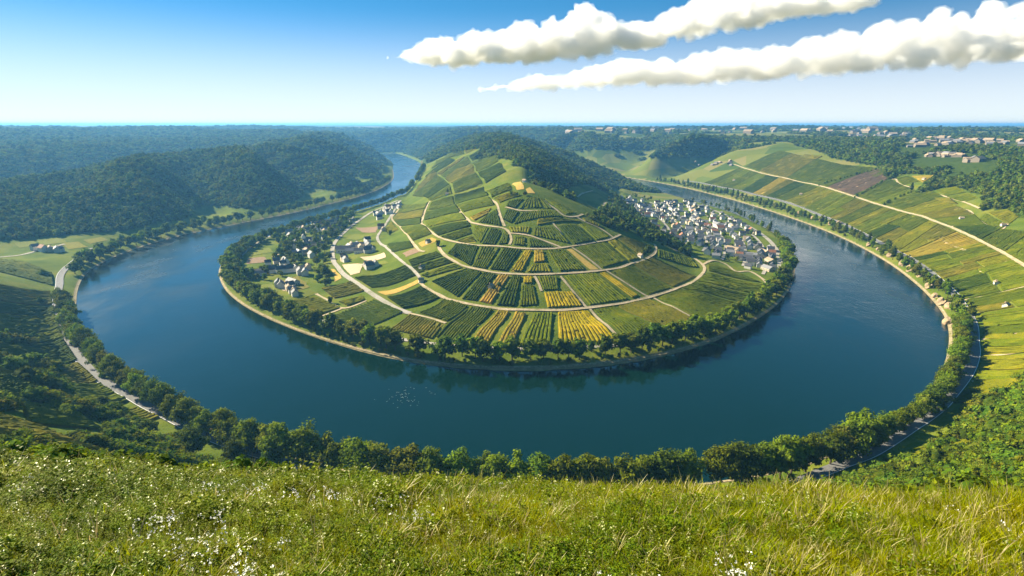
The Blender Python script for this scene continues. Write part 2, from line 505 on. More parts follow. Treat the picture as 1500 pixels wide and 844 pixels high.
RE_PX = [(1600, 335), (1493, 318), (1478, 306), (1437, 309), (1441, 286), (1418, 281), (1401, 273), (1366, 279), (1340, 284), (1374, 257), (1322, 254), (1299, 265), (1286, 244), (1250, 238), (1220, 232), (1190, 219), (1168, 214), (1146, 208)]
RE = unproj(RE_PX)
SIDE_V = unproj([(832, 276), (850, 270), (892, 283), (903, 300), (872, 312), (845, 297)])
RE_POLY = np.vstack([RE, [(700, 2600), (900, 4200), (5000, 4200), (5000, 500)]])
def right_edge(x, y):
    """>0 inside the wood that caps the right-hand slope"""
    m = in_poly(x, y, RE_POLY)
    return np.where(m, 40.0, -40.0)

M_ = land_masks(TX, TY)
farw = np.maximum(smooth(5200, 7500, np.hypot(TX, TY)), smooth(500, 700, TX) * smooth(2250, 2500, np.hypot(TX, TY)))
wood = (M_['left'] | M_['back'] | M_['ridge'] | M_['plat']).astype(float)
rT = np.hypot(TX, TY)
field = fbm(TX / 800.0 + 3, TY / 520.0, 3)
wood = np.where(rT > 4200, np.where((field > (-0.12 + 0.10 * (TX > 500))) | ((TX < 200) & (rT < 5000)), 1.0, 0.0), wood)
shore = smooth(3.6, 2.0, tdr) * (tdr > -2) * (TY < 2600)
village = np.zeros_like(TX)
me = mesh_np('ground', V, [TF, fan], smooth_shade=True)
vattr(me, 'wood', np.append(wood, 0)); vattr(me, 'bank', np.append(shore, 0)); vattr(me, 'far', np.append(farw, 0))
vattr(me, 'near', np.append(near, 1)); vattr(me, 'hills', np.append(((TX > 150) & (TY > 1500) & (rT < 4500)) * 1.0, 0))

g = NT('ground')
P = g.pos()
n1 = g.noise(P, 0.02, 6); n2 = g.noise(P, 0.15, 5); n3 = g.noise(P, 0.0012, 4)
meadow = g.ramp(n1, [(0.3, (0.050, 0.085, 0.008)), (0.5, (0.105, 0.135, 0.012)), (0.68, (0.19, 0.18, 0.025))])
meadow = g.mix(g.math('MULTIPLY', n2, 0.6), meadow, (0.065, 0.095, 0.010))
wcol = g.ramp(n2, [(0.3, (0.020, 0.042, 0.008)), (0.7, (0.060, 0.085, 0.012))])
vor = g.n('ShaderNodeTexVoronoi', i_Vector=P, i_Scale=0.0022)
farm = g.ramp(vor.outputs['Color'], [(0.2, (0.07, 0.10, 0.04)), (0.5, (0.14, 0.14, 0.07)), (0.8, (0.22, 0.18, 0.11))])
meadow = g.mix(g.attr('far'), meadow, farm)
vor2 = g.n('ShaderNodeTexVoronoi', i_Vector=P, i_Scale=0.011)
slopes = g.ramp(vor2.outputs['Color'], [(0.15, (0.045, 0.075, 0.010)), (0.4, (0.085, 0.115, 0.014)), (0.62, (0.13, 0.14, 0.022)), (0.85, (0.19, 0.16, 0.05))])
meadow = g.mix(g.math('MULTIPLY', g.attr('hills'), 0.85), meadow, slopes)
col = g.mix(g.attr('wood'), meadow, wcol)
col = g.mix(g.attr('bank'), col, g.ramp(n2, [(0.3, (0.17, 0.14, 0.07)), (0.7, (0.30, 0.24, 0.14))]))
col = g.mix(g.math('MULTIPLY', g.attr('near'), 0.85), col, g.ramp(n2, [(0.3, (0.02, 0.035, 0.008)), (0.7, (0.06, 0.07, 0.015))]))
bmp = g.n('ShaderNodeBump', i_Strength=0.6, i_Distance=1.5, i_Height=g.noise(P, 0.35, 5))
me.materials.append(g.done(g.bsdf(col, 0.95, 0.02, bmp.outputs[0])))
obj('ground', me, kind='structure', label='rolling valley land of meadows and woods')

# ---------------------------------------------------------------- water
w = NT('river_water')
P = w.pos()
a1 = w.noise(w.n('ShaderNodeMapping', i_Vector=P, i_Scale=(1.0, 0.6, 1.0), i_Rotation=(0, 0, 0.5)).outputs[0], 0.22, 3, 0.55)
a2 = w.noise(P, 0.035, 4, 0.6)
hgt = w.math('ADD', w.math('MULTIPLY', a1, 0.5), w.math('MULTIPLY', a2, 0.9))
patch = w.ramp(w.noise(P, 0.008, 3), [(0.35, (0.25,) * 3), (0.65, (1,) * 3)])
bw = w.n('ShaderNodeBump', i_Strength=w.math('MULTIPLY', patch, 0.55), i_Distance=1.0, i_Height=hgt)
sx = w.n('ShaderNodeSeparateXYZ', i_0=P)
arm = w.n('ShaderNodeMapRange', i_Value=w.math('ABSOLUTE', sx.outputs[0]), i_1=180.0, i_2=480.0, i_3=0.0, i_4=1.0).outputs[0]
wind = w.math('MULTIPLY', arm, w.ramp(w.noise(w.n('ShaderNodeMapping', i_Vector=P, i_Scale=(1.0, 0.5, 1.0), i_Rotation=(0, 0, 0.6)).outputs[0], 0.012, 5, 0.65), [(0.28, (0,) * 3), (0.72, (1,) * 3)]))
b = w.n('ShaderNodeBsdfPrincipled', i_Roughness=w.math('ADD', 0.09, w.math('MULTIPLY', wind, 0.27)), i_IOR=w.math('ADD', 1.45, w.math('MULTIPLY', arm, 0.5)))
b.inputs['Base Color'].default_value = (0.001, 0.013, 0.009, 1)
w.t.links.new(bw.outputs[0], b.inputs['Normal'])
mw = w.done(b.outputs[0])
me = mesh_np('river_water', [(-2600, -300, 0), (2600, -300, 0), (2600, 6000, 0), (-2600, 6000, 0)], np.array([[0, 1, 2, 3]]), [mw])
obj('river_water', me, kind='structure', label='dark teal river bending round the vineyard hill')
# ---------------------------------------------------------------- the blue air of the distance
hz = NT('haze')
pv = hz.n('ShaderNodeVolumePrincipled', i_Density=8.0e-5, i_Anisotropy=0.22)
pv.inputs['Color'].default_value = (0.17, 0.50, 1.0, 1)
hzm = hz.done(None, pv.outputs[0])
def box_mesh(name, x0, x1, y0, y1, z0, z1, mats=()):
    v = [(x, y, z) for z in (z0, z1) for y in (y0, y1) for x in (x0, x1)]
    f = np.array([[0, 2, 3, 1], [4, 5, 7, 6], [0, 1, 5, 4], [2, 6, 7, 3], [0, 4, 6, 2], [1, 3, 7, 5]])
    return mesh_np(name, v, f, mats)
obj('haze', box_mesh('haze', -36000, 36000, -36000, 36000, -12, 226, [hzm]), kind='stuff', label='pale blue haze lying over the far valley')
# ---------------------------------------------------------------- roads, tracks and paths laid on the land
def ribbon(name, line, width, lift, mats, across=2, label=None, step=None, kind='structure', **kw):
    """a strip of `width` metres along a line of world points; lies on the land"""
    L = resample(line, step) if step else np.asarray(line, float)
    T = np.gradient(L, axis=0); T /= np.linalg.norm(T, axis=1)[:, None] + 1e-9
    N = np.stack([-T[:, 1], T[:, 0]], 1)
    us = np.linspace(-0.5, 0.5, across + 1)
    wd = np.full(len(L), float(width)) if np.isscalar(width) else np.asarray(width, float)
    jl = 1 + 0.22 * vnoise(L[:, 0] / 9.0, L[:, 1] / 9.0) if name in ('track', 'path', 'lane') else 1 + 0.04 * vnoise(L[:, 0] / 9.0, L[:, 1] / 9.0)
    pts = L[:, None, :] + N[:, None, :] * (us[None, :, None] * (wd * jl)[:, None, None])
    z = H(pts[..., 0], pts[..., 1])
    z = np.maximum(z, z.mean(1, keepdims=True) * 0.5 + z * 0.5)
    z = np.maximum(z, 0.15) + lift
    V = np.concatenate([pts, z[..., None]], -1).reshape(-1, 3)
    n, m = len(L), across + 1
    i = (np.arange(n - 1)[:, None] * m + np.arange(m - 1)[None, :]).ravel()
    F = np.stack([i, i + 1, i + m + 1, i + m], 1)[:, ::-1]
    return mesh_np(name, V, F, mats)

def dirt(name, c0, c1, c2):
    g = NT(name); P = g.pos()
    n = g.noise(P, 0.5, 5); n2 = g.noise(P, 0.05, 4)
    c = g.ramp(n, [(0.3, c0), (0.55, c1), (0.75, c2)])
    c = g.mix(g.math('MULTIPLY', g.ramp(n2, [(0.52, (0,) * 3), (0.66, (1,) * 3)]), 0.45), c, (0.12, 0.13, 0.04))
    return g.done(g.bsdf(c, 0.95, 0.05))
M_track = dirt('pale_gravel', (0.26, 0.20, 0.12), (0.40, 0.32, 0.20), (0.52, 0.43, 0.29))
M_shore = dirt('shore_stones', (0.15, 0.12, 0.065), (0.31, 0.25, 0.15), (0.42, 0.35, 0.23))
M_lane = dirt('worn_lane', (0.24, 0.21, 0.18), (0.34, 0.31, 0.26), (0.42, 0.38, 0.31))
g = NT('asphalt'); P = g.pos()
M_asph = g.done(g.bsdf(g.ramp(g.noise(P, 0.6, 5), [(0.3, (0.10, 0.10, 0.105)), (0.7, (0.17, 0.168, 0.165))]), 0.85, 0.2))
g = NT('road_paint'); M_paint = g.done(g.bsdf((0.72, 0.72, 0.69), 0.6, 0.3))

def off_line(L, off):
    T = np.gradient(L, axis=0); T /= np.linalg.norm(T, axis=1)[:, None] + 1e-9
    return L + np.stack([-T[:, 1], T[:, 0]], 1) * off

def track(pts, width, mat, label, name='track', lift=0.55, step=5.0):
    L = spline(unproj(pts), step)
    obj(name, ribbon(name, L, width, lift, [mat]), kind='structure', label=label)
    return L

TRK = {}
TRK['A'] = [(394, 435), (421, 449), (440, 456), (451, 461), (467, 467), (493, 477), (515, 483), (534, 488), (556, 492), (596, 499), (653, 506), (700, 509), (771, 512), (811, 510.5), (885, 508), (916, 504), (960, 496), (1015, 483), (1053, 467.5), (1090, 447), (1110, 435), (1123, 425)]
TRK['B'] = [(617, 410), (617, 416), (628, 425), (645, 434), (660, 440), (690, 446.5), (722, 451.5), (748, 454), (814, 455), (860, 451.5), (900, 446.5), (920, 443), (950, 436), (977, 428), (996, 421), (1015, 413), (1028, 402), (1032, 395), (1030, 389), (1023, 383), (1013, 376), (1001, 371), (986, 366)]
TRK['C'] = [(642, 361), (645, 367), (652, 375), (665, 383), (682, 391), (712, 397.5), (731, 400.5), (759, 402), (783, 402.5), (825, 401), (868, 398), (906, 393), (925, 386), (939, 383), (956, 374), (961, 366), (959, 358)]
TRK['D'] = [(630, 295), (625, 304), (621, 314), (619, 322), (617, 327), (624, 334), (635, 343), (645, 349), (660, 353.5), (680, 357.5), (700, 360), (735, 361.5), (767, 364.5), (800, 365), (825, 363), (854, 358.5), (882, 353.5), (896, 350), (909, 344)]
TRK['F'] = [(588, 301), (581, 311), (574, 320), (584, 331), (593, 341), (603, 354), (614, 367), (622, 369)]
TRK['G'] = [(667, 301), (675, 312), (685, 322), (692, 327), (712, 331), (738, 335), (746, 342), (749, 352), (746, 359)]
TRK['Hh'] = [(718, 293), (728, 300), (732, 315), (739, 332)]
TRK['I'] = [(740, 304), (764, 309), (797, 309.5)]
TRK['J'] = [(797, 294), (801, 298), (814, 307), (828, 317), (844, 317.5), (854, 314)]
TRK['J2'] = [(844, 318), (859, 326), (879, 335), (898, 348)]
TRK['K'] = [(746, 342), (773, 345), (794, 352), (822, 363)]
TRK['L1'] = [(563, 361), (571, 368), (581, 377), (594, 388), (603, 394), (613, 405), (617, 412)]
tr_lab = {'A': 'pale lane curving between riverside trees and the lowest vineyards', 'B': 'pale track ringing the lower vineyard hill',
          'C': 'pale track ringing the middle of the vineyard hill', 'D': 'pale track ringing the upper vineyard hill',
          'F': 'pale track through vineyards nearest the left hamlet', 'G': 'pale winding track climbing the left flank of the hill',
          'Hh': 'short steep track joining two upper hill tracks', 'I': 'thin track below the hilltop', 'J': 'track slanting down right of the hilltop',
          'J2': 'track slanting down the right shoulder of the hill', 'K': 'grassy track cutting across above the upper ring', 'L1': 'worn lane below the hamlet plots'}
TL = {}
for q, p in TRK.items():
    TL[q] = track(p, {'A': 4.4, 'B': 4.0, 'C': 3.8}.get(q, 3.4), M_lane if q in ('L1', 'A') else M_track, tr_lab[q], step=4.0)
for p, lab in [([(888, 397), (940, 430), (950, 435)], 'straight field path between two gold and green plots'),
               ([(958, 437), (995, 455), (1034, 475)], 'straight path beside the wide green lower plot'),
               ([(838, 363), (860, 378), (881, 395)], 'straight path beside the ochre strip'),
               ([(821, 405), (840, 428), (859, 451)], 'straight path beside the bright gold plot'),
               ([(864, 453), (890, 478), (915, 503)], 'straight path right of the big gold plot'),
               ([(783, 405), (789, 416), (793, 427)], 'short path above the small gold plot'),
               ([(600, 459.5), (628, 466), (653, 474)], 'pale path crossing the lower left plots'),
               ([(502, 452), (470, 464)], 'short path between two left lower plots'),
               ([(537, 441), (502, 452), (478, 439), (463, 431)], 'bent path round the small olive plot'),
               ([(562, 452), (605, 462)], 'dusty strip between two dark plots'),
               ([(809, 326), (824, 345)], 'thin path up the middle of the right hill face')]:
    track(p, 3.0, M_track, lab, 'path', step=4.0)
# the hamlet road and its continuation through the lower vineyards
TL['main'] = track([(584, 294), (564, 302.5), (544, 311.5), (518, 329), (505, 340), (494, 351), (488, 361), (487, 373), (489, 384), (495, 392), (502, 401), (514, 410), (536, 425), (551, 435), (568, 445), (582, 453), (600, 459.5)], 6.5, M_lane, 'pale road through the riverside hamlet', 'road', 0.6)
TL['hlane'] = track([(587, 294), (573, 316), (562, 333), (553, 347), (557, 357), (565, 362)], 4.5, M_lane, 'lane along the hamlet edge below the vineyards', 'lane', 0.6)
TL['river_l'] = track([(394, 435), (376, 424.5), (354, 410), (347, 398), (348, 384), (357, 372), (369, 362), (383, 352), (400, 344)], 4.0, M_lane, 'riverside lane behind the hamlet trees', 'lane', 0.6)
TL['vill'] = track([(1123, 425), (1134, 416), (1142, 400), (1142, 383), (1138, 368), (1130, 356), (1119, 346), (1110, 340), (1095, 331), (1075, 321), (1055, 312), (1035, 305), (1010, 297)], 7.5, M_lane, 'waterfront road between the village and its riverside trees', 'road', 0.6)
track([(1028, 389), (1045, 382), (1062, 387), (1078, 398), (1098, 398), (1118, 410), (1126, 420)], 4.0, M_track, 'pale lane along the foot of the village', 'lane', 0.6)
track([(880, 312), (884, 303), (889, 297)], 4, M_track, 'pale lane leaving the village for the wooded valley', 'lane', 0.6)
track([(891, 313), (896, 304), (899, 296)], 4, M_track, 'second pale lane climbing out of the village end', 'lane', 0.6)
track([(846, 289), (856, 283), (869, 280)], 4, M_track, 'short pale lane at the wooded valley field', 'lane', 0.6)
# the wide asphalt road round the outer bank
def bank_off(L, off):
    return off_line(L, off)
OW = OUT[:]
_, a0 = seg_dist(*px_flat([(124, 404)]).T, OUT); _, a1 = seg_dist(*px_flat([(1310, 393)]).T, OUT)
so = np.concatenate([[0], np.cumsum(np.linalg.norm(np.diff(OUT, axis=0), axis=1))])
def out_part(sa, sb, step):
    q = np.arange(sa, sb, step)
    return np.stack([np.interp(q, so, OUT[:, 0]), np.interp(q, so, OUT[:, 1])], 1)
def side_sign(L):
    """+1 if the land (outer) lies on the left-hand side of line L"""
    a = off_line(L, 10.0)[len(L) // 2]
    return 1.0 if grid_at(DRV, a[0], a[1]) > 0 else -1.0
RD_PX = [(132, 364), (122, 373), (108, 384), (94, 396), (88, 406), (87, 418), (83, 440), (86, 462), (96, 492), (107, 512), (122, 533), (142, 553), (163, 566), (187, 579), (216, 596), (246, 611), (290, 634), (345, 656), (410, 676), (480, 694)]
RL = unproj(RD_PX)
q = out_part(float(seg_dist(*px_flat([(560, 697)]).T, OUT)[1][0]), float(seg_dist(*px_flat([(1130, 693)]).T, OUT)[1][0]), 30)
RC = off_line(q, 22 * side_sign(q))
RR_PX = [(1230, 683), (1270, 668), (1300, 651), (1336, 627), (1360, 611), (1381, 594), (1397, 575), (1412, 556), (1422, 539), (1428, 518), (1427, 501), (1426, 480), (1420, 464), (1410, 448), (1400, 434), (1384, 418), (1371, 407), (1359, 395), (1341, 383), (1320, 372.5), (1306, 364), (1274, 348), (1250, 335), (1236, 328), (1213, 320), (1195, 313), (1178, 305), (1156, 298), (1135, 292), (1117, 288), (1099, 283.5), (1082, 279), (1053, 274), (1025, 268), (1000, 265)]
RR = unproj(RR_PX)
ROAD = spline(np.vstack([RL, RC, RR]), 5.0)
TL['outer'] = ROAD
obj('road', ribbon('road', ROAD, 8.0, 0.55, [M_asph], 4), kind='structure', label='grey two lane road following the outer river bank')
for s in (-1, 1):
    obj('road_marking', ribbon('road_marking', off_line(ROAD, s * 3.6), 0.32, 0.66, [M_paint], 1), kind='structure', label='white edge line of the outer bank road')
# stone shores
for L, nm, sg in ((IN, 'tan stone shore round the inner bank', 1), (OUT, 'tan stone shore along the outer bank', 1)):
    s = side_sign(L) if L is OUT else side_sign(L)
    Q = resample(L, 6.0); Q = Q[(Q[:, 1] < 2500)]
    obj('shore', ribbon('shore', off_line(Q, 1.2 * s), 2.0 if L is IN else 2.6, 0.35, [M_shore], 2), kind='structure', label=nm)
# mid track on the right slope and the far walls
MID_PX = [(1075, 241), (1083.5, 244), (1107, 251.5), (1128, 257), (1153, 262), (1178, 268), (1213, 276), (1250, 288), (1277, 297), (1294, 302), (1321, 310), (1349.5, 317), (1364, 322.6), (1381, 329), (1399, 336), (1437, 354), (1472, 372), (1500, 389), (1540, 412), (1590, 445)]
TL['mid'] = track(MID_PX, 5.0, M_track, 'long pale track across the right vineyard slope', step=6.0)
for p, lab in [([(1337, 337), (1360, 345.5), (1371, 346), (1387, 356), (1415, 368)], 'short pale track among the right slope vineyards'),
               ([(1387, 412.6), (1415, 404), (1450, 394), (1482, 381)], 'pale path climbing from the road to the slope track'),
               ([(1409, 445), (1416, 452), (1428, 460)], 'pale ramp beside the road'),
               ([(1411, 440), (1445, 434), (1500, 421)], 'stony terrace path on the right slope'),
               ([(1368, 284), (1380, 287), (1410, 296), (1435, 306)], 'pale path under the plateau wood'),
               ([(1400, 305), (1418, 309), (1425, 314)], 'short path in the upper right vineyards'),
               ([(1394, 333), (1402, 327), (1408, 323)], 'stub of path above the slope track'),
               ([(1434, 323), (1450, 334), (1462, 340), (1482, 322)], 'bent path round the highest small plot'),
               ([(1312, 263), (1318, 270), (1335, 275)], 'curved pale path in the upper vineyards'),
               ([(1250, 300 - 12), (1280, 270), (1312, 262)], 'pale path up to the plateau wood'),
               ([(1438, 498), (1470, 492), (1500, 487)], 'pale terrace path above the road bend'),
               ([(1440, 522), (1470, 520), (1500, 516)], 'lower pale terrace path above the road bend'),
               ([(1424, 560), (1450, 557), (1500, 549)], 'grassy path above the shaded road bend')]:
    track(p, 3.6, M_track, lab, 'path', step=4.0)
track([(0, 377), (30, 374), (60, 366), (95, 358)], 6.0, M_lane, 'lane in the left side valley', 'lane')

# ---------------------------------------------------------------- vineyard plots
PAL = {  # leaf dark, leaf light, ground
    'dark': ((0.028, 0.058, 0.003), (0.078, 0.112, 0.005), (0.058, 0.076, 0.007)),
    'green': ((0.055, 0.090, 0.004), (0.135, 0.162, 0.006), (0.098, 0.112, 0.008)),
    'bright': ((0.085, 0.125, 0.004), (0.185, 0.215, 0.006), (0.135, 0.146, 0.010)),
    'olive': ((0.100, 0.110, 0.009), (0.200, 0.185, 0.014), (0.150, 0.130, 0.020)),
    'yellowgreen': ((0.125, 0.145, 0.006), (0.250, 0.240, 0.010), (0.180, 0.165, 0.014)),
    'gold': ((0.230, 0.190, 0.006), (0.380, 0.310, 0.010), (0.300, 0.225, 0.016)),
    'straw': ((0.230, 0.185, 0.018), (0.380, 0.300, 0.035), (0.330, 0.230, 0.045)),
    'ochre': ((0.290, 0.205, 0.030), (0.420, 0.300, 0.050), (0.420, 0.285, 0.065)),
    'brown': ((0.120, 0.085, 0.050), (0.170, 0.120, 0.075), (0.230, 0.155, 0.095)),
    'tan': ((0.30, 0.23, 0.14), (0.40, 0.31, 0.2), (0.50, 0.38, 0.24)),
    'lawn': ((0.06, 0.10, 0.015), (0.11, 0.15, 0.025), (0.135, 0.150, 0.016)),
}
VM = {}
def vine_mats(c):
    if c in VM: return VM[c]
    a, b, s = PAL[c]
    g = NT('vine_leaves_' + c); P = g.pos()
    n = g.noise(P, 0.9, 4, 0.7); n2 = g.noise(P, 0.045, 4, 0.6)
    col = g.ramp(n, [(0.32, a), (0.68, b)])
    k2 = [min(1, v * 1.5) for v in b]
    col = g.mix(g.math('MULTIPLY', g.ramp(n2, [(0.5, (0,) * 3), (0.7, (1,) * 3)]), 0.5), col, (k2[0] * 1.25, k2[1], k2[2]))
    d = g.bsdf(col, 0.85, 0.03)
    tr = g.n('ShaderNodeBsdfTranslucent', i_Color=col).outputs[0]
    m1 = g.done(g.n('ShaderNodeMixShader', i_0=0.4, i_1=d, i_2=tr).outputs[0])
    g = NT('vine_ground_' + c); P = g.pos()
    n = g.noise(P, 0.35, 5, 0.7); n2 = g.noise(P, 0.03, 4)
    dk = [v * 0.62 for v in s]; lt = [v * 1.25 for v in s]
    col = g.ramp(n, [(0.3, dk), (0.7, lt)])
    col = g.mix(g.math('MULTIPLY', n2, 0.5), col, s)
    m2 = g.done(g.bsdf(col, 0.95, 0.05))
    VM[c] = (m1, m2)
    return VM[c]

def quad_pts(Q, u, v):
    """Q: TL, TR, BR, BL world xy"""
    TLq, TRq, BRq, BLq = Q
    return ((1 - v)[..., None] * ((1 - u)[..., None] * TLq + u[..., None] * TRq) + v[..., None] * ((1 - u)[..., None] * BLq + u[..., None] * BRq))

NPLOT = {}
CW = {'dark': 'dark green', 'green': 'mid green', 'bright': 'bright green', 'olive': 'olive green', 'yellowgreen': 'yellow green', 'gold': 'golden', 'straw': 'straw coloured', 'ochre': 'ochre', 'brown': 'brown', 'tan': 'tan', 'lawn': 'smooth green'}
def plot(px, c, where, rows='v', inset=1.6, name='vineyard_plot', cat='vineyard', noun='vineyard plot', group=None, spacing=None, hgt=1.5, kind=None):
    """px: TL, TR, BR, BL picture points; rows 'v' run from the top side to the bottom side, 'h' across; None = bare field"""
    Q = unproj(px)
    if rows == 'h': Q = Q[[1, 2, 3, 0]]
    Q = [Q[i] for i in range(4)]
    w = 0.5 * (np.linalg.norm(Q[1] - Q[0]) + np.linalg.norm(Q[2] - Q[3])); l = 0.5 * (np.linalg.norm(Q[3] - Q[0]) + np.linalg.norm(Q[2] - Q[1]))
    if w > 1500 or l > 1500: return None
    iu = min(0.2, inset / w); iv = min(0.2, inset / l)
    dist = float(np.linalg.norm(sum(Q) / 4))
    sp = spacing or ((3.1 if c in ('dark', 'green') else 3.6) + max(0, dist - 520) * 0.0030)
    vm = vine_mats(c)
    # ground sheet
    nu = max(2, int(w / 6) + 1); nv = max(2, int(l / 6) + 1)
    U, Vv = np.meshgrid(np.linspace(iu, 1 - iu, nu), np.linspace(iv, 1 - iv, nv))
    pt = quad_pts(Q, U, Vv)
    pt = pt + np.stack([vnoise(pt[..., 0] / 11, pt[..., 1] / 11), vnoise(pt[..., 0] / 11 + 50, pt[..., 1] / 11)], -1) * 1.1
    z = H(pt[..., 0], pt[..., 1]) + 0.42
    i = (np.arange(nv - 1)[:, None] * nu + np.arange(nu - 1)[None, :]).ravel()
    F = np.stack([i, i + nu, i + nu + 1, i + 1], 1)
    e1 = Q[1] - Q[0]; e2 = Q[3] - Q[0]
    if e1[0] * e2[1] - e1[1] * e2[0] < 0: F = F[:, ::-1]
    nm = CW[c]
    o = obj(name, mesh_np(name, np.concatenate([pt, z[..., None]], -1).reshape(-1, 3), F, [vm[1]]), label=(nm + ' ' + noun + ' ' + where)[:150], cat=cat, group=group, kind=kind)
    if rows is None: return o
    # the rows of vines
    nr = max(2, int(round(w / sp)))
    seg = 2.6 + max(0, dist - 500) * 0.004
    ns = max(2, int(l / seg) + 1)
    u = np.linspace(iu + 0.5 / nr * (1 - 2 * iu), 1 - iu - 0.5 / nr * (1 - 2 * iu), nr)
    v = np.linspace(iv + 0.004, 1 - iv - 0.004, ns)
    U, Vv = np.meshgrid(u, v, indexing='ij')
    pt = quad_pts(Q, U, Vv)                       # (nr, ns, 2)
    T = np.gradient(pt, axis=1); T /= np.linalg.norm(T, axis=2, keepdims=True) + 1e-9
    N = np.stack([-T[..., 1], T[..., 0]], -1)
    hw = sp * 0.40
    j = rng.normal(0, 1, (4, nr, ns))
    zz = H(pt[..., 0], pt[..., 1])
    vig = 0.85 + 0.35 * fbm(pt[..., 0] / 22, pt[..., 1] / 22, 3) + 0.10 * rng.normal(0, 1, (nr, 1))
    vig = np.clip(vig, 0.35, 1.4)
    cols = []
    for kx, (o_, hz_) in enumerate(((-1.0, 0.25), (-0.55, 1.0), (0.55, 1.0), (1.0, 0.25))):
        xy = pt + N * (hw * o_ * (0.8 + 0.2 * vig) + 0.16 * sp / 4.4 * j[kx])[..., None]
        cols.append(np.concatenate([xy, (zz + 0.42 + hgt * hz_ * vig * (1 + 0.16 * j[(kx + 1) % 4]))[..., None]], -1))
    G = np.stack(cols, 2)                          # (nr, ns, 4, 3)
    idx = np.arange(nr * ns * 4).reshape(nr, ns, 4)
    keep = (vig[:, :-1] > 0.52) & (rng.random((nr, ns - 1)) > 0.012)
    Fs = []
    for kx in range(3):
        f = np.stack([idx[:, :-1, kx], idx[:, :-1, kx + 1], idx[:, 1:, kx + 1], idx[:, 1:, kx]], -1)
        Fs.append(f[keep])
    F = np.concatenate(Fs)
    # close the row ends
    e = np.concatenate([idx[:, 0, :][:, ::-1], idx[:, -1, :]])
    obj('vine_rows', mesh_np('vine_rows', G.reshape(-1, 3), np.concatenate([F, e]), [vm[0]]), parent=o)
    return o

